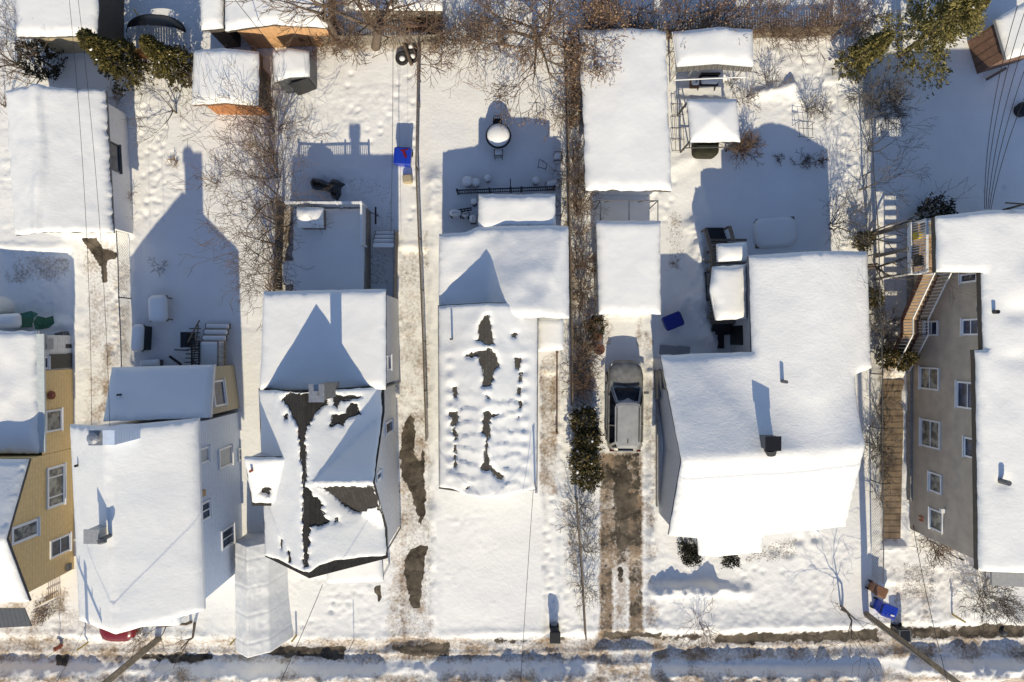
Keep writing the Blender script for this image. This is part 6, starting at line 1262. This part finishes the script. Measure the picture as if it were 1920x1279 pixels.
# tree row beside the wooden deck
for k, (x, y, h) in enumerate(((512, 196, 4.2), (518, 240, 5.2), (514, 285, 4.8), (520, 330, 5.4), (516, 375, 4.6), (520, 420, 5.2), (517, 462, 4.6), (522, 505, 5.3), (512, 550, 4.0))):
    bare_tree(('northernmost', 'second', 'third', 'fourth', 'middle', 'sixth', 'seventh', 'eighth', 'southernmost')[k] + ' bare tree in the brown tree row left of the wooden deck', x, y, h * .95, 10 + k, 7, r=.045, lev=4, kids=1, spread=.42, twig='twig' if k % 3 else 'twig2', group='bare tree row beside the wooden deck', up=.1, minr=.008)
bare_tree('small bare tree with spreading limbs left of the orange shed', 331, 212, 3.4, 31, 1, r=.06, lev=4, kids=1, trunk=.15, twig='twigg', bark='bark'); sh('dry grass tuft in the trodden snow below the small bare tree', 326, 305, .5, 32, 14, twig='dry', lev=2); sh('pale dry stalks at the corner of the white garage', 224, 182, .9, 33, 14, twig='dry', lev=2); sh('brown vine clump on the fence beside the white garage', 240, 375, .8, 34, 12, lev=2, twig='twig2'); sh('thin bare stems poking from sunlit snow left of the tree row', 410, 345, 1.2, 35, 6); sh('sparse dead stems in the shaded yard behind the blue-grey house', 300, 500, .7, 36, 5); sh('dead stems beside the white garage window', 222, 410, 1.0, 37, 6); sh('reddish low shrub at the porch of the yellow house', 84, 1150, .7, 38, 14, twig='twig2')
bare_tree('large bare brown tree crowding the top left corner', 78, 140, 4.2, 41, 8, r=.06, lev=4, kids=1, spread=.5, twig='twig'); bare_tree('bare tree at the left edge above the white garage', 30, 120, 4.0, 42, 6, r=.05, lev=4, kids=1, spread=.5); evergreen('dark evergreen shrub in the shade above the white garage', 102, 128, 2.2, .9, 43, 'dkgreen', 320, .15, name='evergreen_shrub', cat='shrub', shape='ball'); bare_tree('pale bare tree in front of the top left garage', 70, 66, 2.6, 44, 1, r=.04, lev=3, kids=1, twig='twigg'); bare_tree('bare tree at the left edge beside the white garage', 10, 205, 3.0, 45, 3, r=.05, lev=3, kids=1)
evergreen('yellow-green evergreen left one of the pair under the top garages', 262, 142, 4.9, 1.0, 51, 'ever', 1700, .15, gap=.4, snowy=.02); evergreen('yellow-green evergreen right one of the pair, beside the orange shed', 356, 146, 4.6, .85, 52, 'ever', 1500, .15, gap=.4, snowy=.02)
evergreen('large olive evergreen at the top right, tallest of all', 1688, 104, 6.2, 1.85, 53, 'ever2', 1700, .16, gap=.5, snowy=.004); evergreen('narrow yellow-green evergreen leaning below the large olive one', 1586, 128, 3.6, .75, 54, 'ever2', 700, .17, lean=(.4, .2)); evergreen('second olive evergreen behind the large one at the top', 1748, 66, 4.4, 1.2, 55, 'ever2', 750, .16, gap=.5)
for k, y in enumerate((785, 818, 852, 886)): evergreen(('northernmost', 'second', 'third', 'southernmost')[k] + ' dark evergreen bush of the clump beside the car', 1093 + (k % 2) * 5, y, 1.8 + .25 * (k % 3), .66, 60 + k, 'ever3', 380, .14, snowy=.03, name='evergreen_bush', cat='shrub', shape='ball', gap=.25, group='dark evergreen bushes beside the driveway')
evergreen('boxy dark evergreen at the front left corner of the L-shaped house', 1286, 1026, 1.25, .46, 66, 'dkgreen', 420, .11, name='evergreen_shrub', cat='shrub', shape='box'); evergreen('low dark hedge tucked under the porch of the L-shaped house', 1362, 1036, .8, .42, 67, 'dkgreen', 260, .11, name='evergreen_shrub', cat='shrub', shape='box'); evergreen('dark spreading juniper at the foot of the outside stair', 1646, 668, 1.8, .55, 68, 'ever3', 300, .15, lean=(.8, -.1), name='evergreen_shrub', cat='shrub', shape='ball'); evergreen('dark round shrub in the shade behind the balcony', 1738, 408, 1.5, .85, 69, 'dkgreen', 380, .14, name='evergreen_shrub', cat='shrub', shape='ball'); evergreen('small green shrub between the two right-hand houses', 1608, 455, 1.1, .42, 70, 'ever3', 150, .14, name='evergreen_shrub', cat='shrub', shape='ball'); evergreen('small mossy green shrub at the head of the driveway hedge', 1117, 612, .8, .45, 71, 'ever3', 150, .12, name='evergreen_shrub', cat='shrub', shape='ball')
# trees along the top
bare_tree('thick-trunked ivy-brown tree leaning right, left of the wooden bench', 704, 88, 9.0, 81, 1, lean=(.32, -.12), r=.26, lev=4, kids=2, trunk=.42, twig='twig2', minr=.012, wob=.25); bare_tree('tall dark bare trunk beside the plywood garage', 636, 84, 8.0, 82, 1, lean=(.1, -.05), r=.17, lev=4, kids=1, trunk=.5, twig='twig2', minr=.012)
bare_tree('spreading tree with dry orange leaves right of the wooden bench', 1010, 82, 7.0, 83, 1, lean=(-.05, -.3), r=.2, lev=4, kids=2, trunk=.26, twig='twig', leaf=(1, .055, .1), minr=.012, wob=.25, up=.0); bare_tree('leafy orange-brown tree beside the long garage', 1066, 92, 5.6, 84, 1, lean=(.1, -.3), r=.14, lev=4, kids=2, trunk=.25, twig='twig2', leaf=(2, .055, .1), minr=.011, up=-.02); bare_tree('bare tree left of the spreading orange-leaved tree', 945, 80, 4.6, 85, 1, lean=(-.15, -.45), r=.1, lev=4, kids=1, trunk=.2, twig='twig2', up=-.03, leaf=(1, .05, .1))
for k in range(13):
    x = 1105 + k * 42; sh(('first', 'second', 'third', 'fourth', 'fifth', 'sixth', 'seventh', 'eighth', 'ninth', 'tenth', 'eleventh', 'twelfth', 'thirteenth')[k] + ' brown twiggy shrub from the left in the top hedge', x, 70 - (k % 3) * 5, 2.9 + .4 * (k % 2), 90 + k, 9, r=.03, lev=3, kids=1 + k % 2, spread=.45, twig='twig2' if k % 2 else 'twig', leaf=(1, .06, .1) if k < 7 else None, group='twiggy hedge along the top', minr=.01)
for k, (x, y) in enumerate(((605, 80), (655, 78), (820, 78), (860, 76), (905, 74))): sh(('first', 'second', 'third', 'fourth', 'fifth')[k] + ' low brown shrub from the left along the grey back fence', x, y, 1.9, 110 + k, 12, r=.025, kids=2, twig='twig2', group='brown shrubs along the back fence', minr=.01)
# hedge strip left of the long garage and driveway
for k, (x, y, h) in enumerate(((1074, 120, 2.6), (1076, 175, 2.2), (1074, 235, 1.6), (1078, 300, 1.8), (1082, 345, 2.2), (1080, 390, 2.0), (1086, 440, 1.8), (1090, 500, 1.6), (1092, 555, 1.8), (1096, 610, 1.7), (1096, 665, 1.8), (1090, 715, 2.0))):
    sh(('first', 'second', 'third', 'fourth', 'fifth', 'sixth', 'seventh', 'eighth', 'ninth', 'tenth', 'eleventh', 'twelfth')[k] + ' bare shrub from the top in the strip left of the carports', x, y, h * .95, 130 + k, 11, kids=1 + (k % 3 > 0), r=.024, spread=.42, twig='twig2' if k % 2 else 'twig', group='bare shrubs in the strip left of the carports', leaf=(1, .05, .08) if k < 2 else None, minr=.009)
for k, (x, y) in enumerate(((1086, 950), (1089, 990), (1091, 1030), (1094, 1100))): sh(('first', 'second', 'third', 'last')[k] + ' bare shrub from the top on the low wire fence left of the driveway', x, y, 1.5, 150 + k, 15, spread=1.1, lev=3, kids=1, r=.02, twig='twigg', group='bare shrubs on the low wire fence')
# right side
D_ = [('bare sapling with branches reaching right over the shade', 1632, 279, 4.2, 161, dict(stems=4, r=.045, lev=4, spread=.4, lean=(.25, 0))), ('bare tree leaning right below the branching sapling', 1609, 358, 4.0, 162, dict(stems=3, r=.045, lev=4, spread=.3, lean=(.3, 0))), ('tall slim bare tree behind the L-shaped house casting long branch shadows', 1616, 500, 6.6, 163, dict(stems=3, r=.11, lev=4, spread=.18)), ('second slim bare tree at the fence behind the L-shaped house', 1622, 440, 5.4, 164, dict(stems=3, r=.08, lev=4, spread=.25)), ('bare bush in the shaded yard left of the fence', 1556, 424, 2.8, 165, dict(stems=8, r=.045, lev=3, kids=2, spread=.6))]
for lb, x, y, h, s, kw in D_: bare_tree(lb, x, y, h, s, kids=kw.pop('kids', 1), twig='twigg', **kw)
for k, (lb, x, y, h, n, tw) in enumerate((('dense grey bush at the shade edge below the evergreens', 1640, 200, 2.3, 22, 'twigg'), ('radial reddish shrub at the right of the gazebo', 1392, 283, 1.4, 20, 'twig2'), ('small brown shrub at the gazebo corner', 1396, 190, .9, 9, 'twig'), ('arching bare canes over the round snow bed', 1440, 165, 1.3, 10, 'twigg'), ('brown canes at the right rim of the round snow bed', 1510, 205, 1.2, 10, 'twigg'), ('star-shaped bare shrub in sunlit snow', 1538, 206, 1.1, 9, 'twigg'), ('low dark shrub inside the yard shadow', 1500, 305, .9, 11, 'twigg'), ('reddish low shrub beside the dark one in the yard shadow', 1530, 298, .8, 9, 'twig2'), ('tiny dark shrub in the middle of the yard shadow', 1456, 297, .5, 7, 'twigg'),
        ('bare vine bush between the houses, upper', 1640, 620, 1.6, 12, 'twigg'), ('bare vine bush beside the plank path, upper', 1652, 770, 1.5, 9, 'twigg'), ('bare vine bush beside the plank path, middle', 1650, 840, 1.8, 12, 'twigg'), ('bare vine bush beside the plank path, lower', 1648, 930, 1.3, 9, 'twigg'), ('wide brown bush in front of the stucco house', 1838, 1112, 2.3, 20, 'twigg'), ('brown leggy shrub at the front railing of the stucco house', 1745, 1008, 1.5, 14, 'twig'), ('multi-stemmed bare shrub at the sidewalk before the L-shaped house', 1308, 1166, 1.9, 9, 'twig'), ('thin stems under the canopy edge', 1372, 170, .9, 6, 'twigg'))):
    sh(lb, x, y, h, 170 + k, n, twig=tw, kids=2 if n > 11 else 1, group='bare garden shrubs', minr=.009)
bare_tree('bare forked sapling at the sidewalk near the right utility pole', 1578, 1140, 4.2, 191, 2, r=.09, lev=4, kids=1, spread=.15, twig='twigg', up=.12); bare_tree('bare tree with dark limbs in front of the blue-grey house', 362, 1168, 4.6, 192, 2, r=.09, lev=4, kids=1, spread=.3, lean=(0, -.2), twig='twigg'); evergreen('low mossy juniper hugging the fence by the balcony', 1628, 560, .9, .5, 193, 'ever3', 150, .13, name='evergreen_shrub', cat='shrub', shape='ball'); sh('dry brown stems by the left utility pole', 268, 1200, 1.1, 194, 14, twig='dry'); sh('bare shrub behind the steps of the wooden deck', 555, 540, 1.2, 195, 8, twig='twig2')
# paved plank path between the right-hand houses
t = thing('plank_path', 'tan plank walkway beside the brown stucco house', 'walkway', (*XY(1675, 860), 0)); q0 = XY(1677, 712, 0); q1 = XY(1670, 1022, 0); n = int((q0[1] - q1[1]) / .33); rs = random.Random(3)
m = M()
for k in range(n):
    y = q0[1] - (k + .5) * .33; f = k / n
    for j, xo in enumerate((-.3, .3)): m.box(q0[0] + (q1[0] - q0[0]) * f + xo + rs.uniform(-.006, .006), y, -.155 + rs.uniform(-.008, .008), .592, .318, .06, rs.uniform(-.01, .01))
part('planks', m, MT['board_tan'], t)
# ---------------------------------------------------------------- camera, light, sky
cam = bpy.data.cameras.new('camera'); co = bpy.data.objects.new('camera', cam); COL.objects.link(co)
co.location = (0, 0, H); co.rotation_euler = (0, 0, 0); cam.lens = 24.0; cam.sensor_width = 36.0; cam.clip_end = 2000; cam.clip_start = .5
scene.camera = co
ELEV, AZ = 32.3, 1.6      # sun in the south, a touch east of south
w = bpy.data.worlds.new('World'); scene.world = w; w.use_nodes = True; nt = w.node_tree
sky = nt.nodes.new('ShaderNodeTexSky'); sky.sky_type = 'NISHITA'; sky.sun_disc = False; sky.sun_elevation = R(ELEV); sky.sun_rotation = R(180 - AZ)
sky.air_density = 1.0; sky.dust_density = .3; sky.ozone_density = 2.5
mx = nt.nodes.new('ShaderNodeMix'); mx.data_type = 'RGBA'; mx.blend_type = 'MULTIPLY'; mx.inputs[0].default_value = 1; mx.inputs[7].default_value = (1.05, .99, 1.02, 1); nt.links.new(sky.outputs[0], mx.inputs[6]); nt.links.new(mx.outputs[2], nt.nodes['Background'].inputs[0]); nt.nodes['Background'].inputs[1].default_value = .13
sd = bpy.data.lights.new('sun', 'SUN'); so = bpy.data.objects.new('sun', sd); COL.objects.link(so)
sd.energy = 4.5; sd.angle = R(.55); sd.color = (1.0, .878, .645)
d = Vector((math.sin(R(AZ)) * math.cos(R(ELEV)), -math.cos(R(AZ)) * math.cos(R(ELEV)), math.sin(R(ELEV))))
so.rotation_euler = d.to_track_quat('Z', 'Y').to_euler(); so.location = d * 60
vs = scene.view_settings; vs.view_transform = 'Standard'; vs.look = 'None'; vs.exposure = 0.0; vs.gamma = 1.0
scene.cycles.max_bounces = 6; scene.cycles.diffuse_bounces = 3
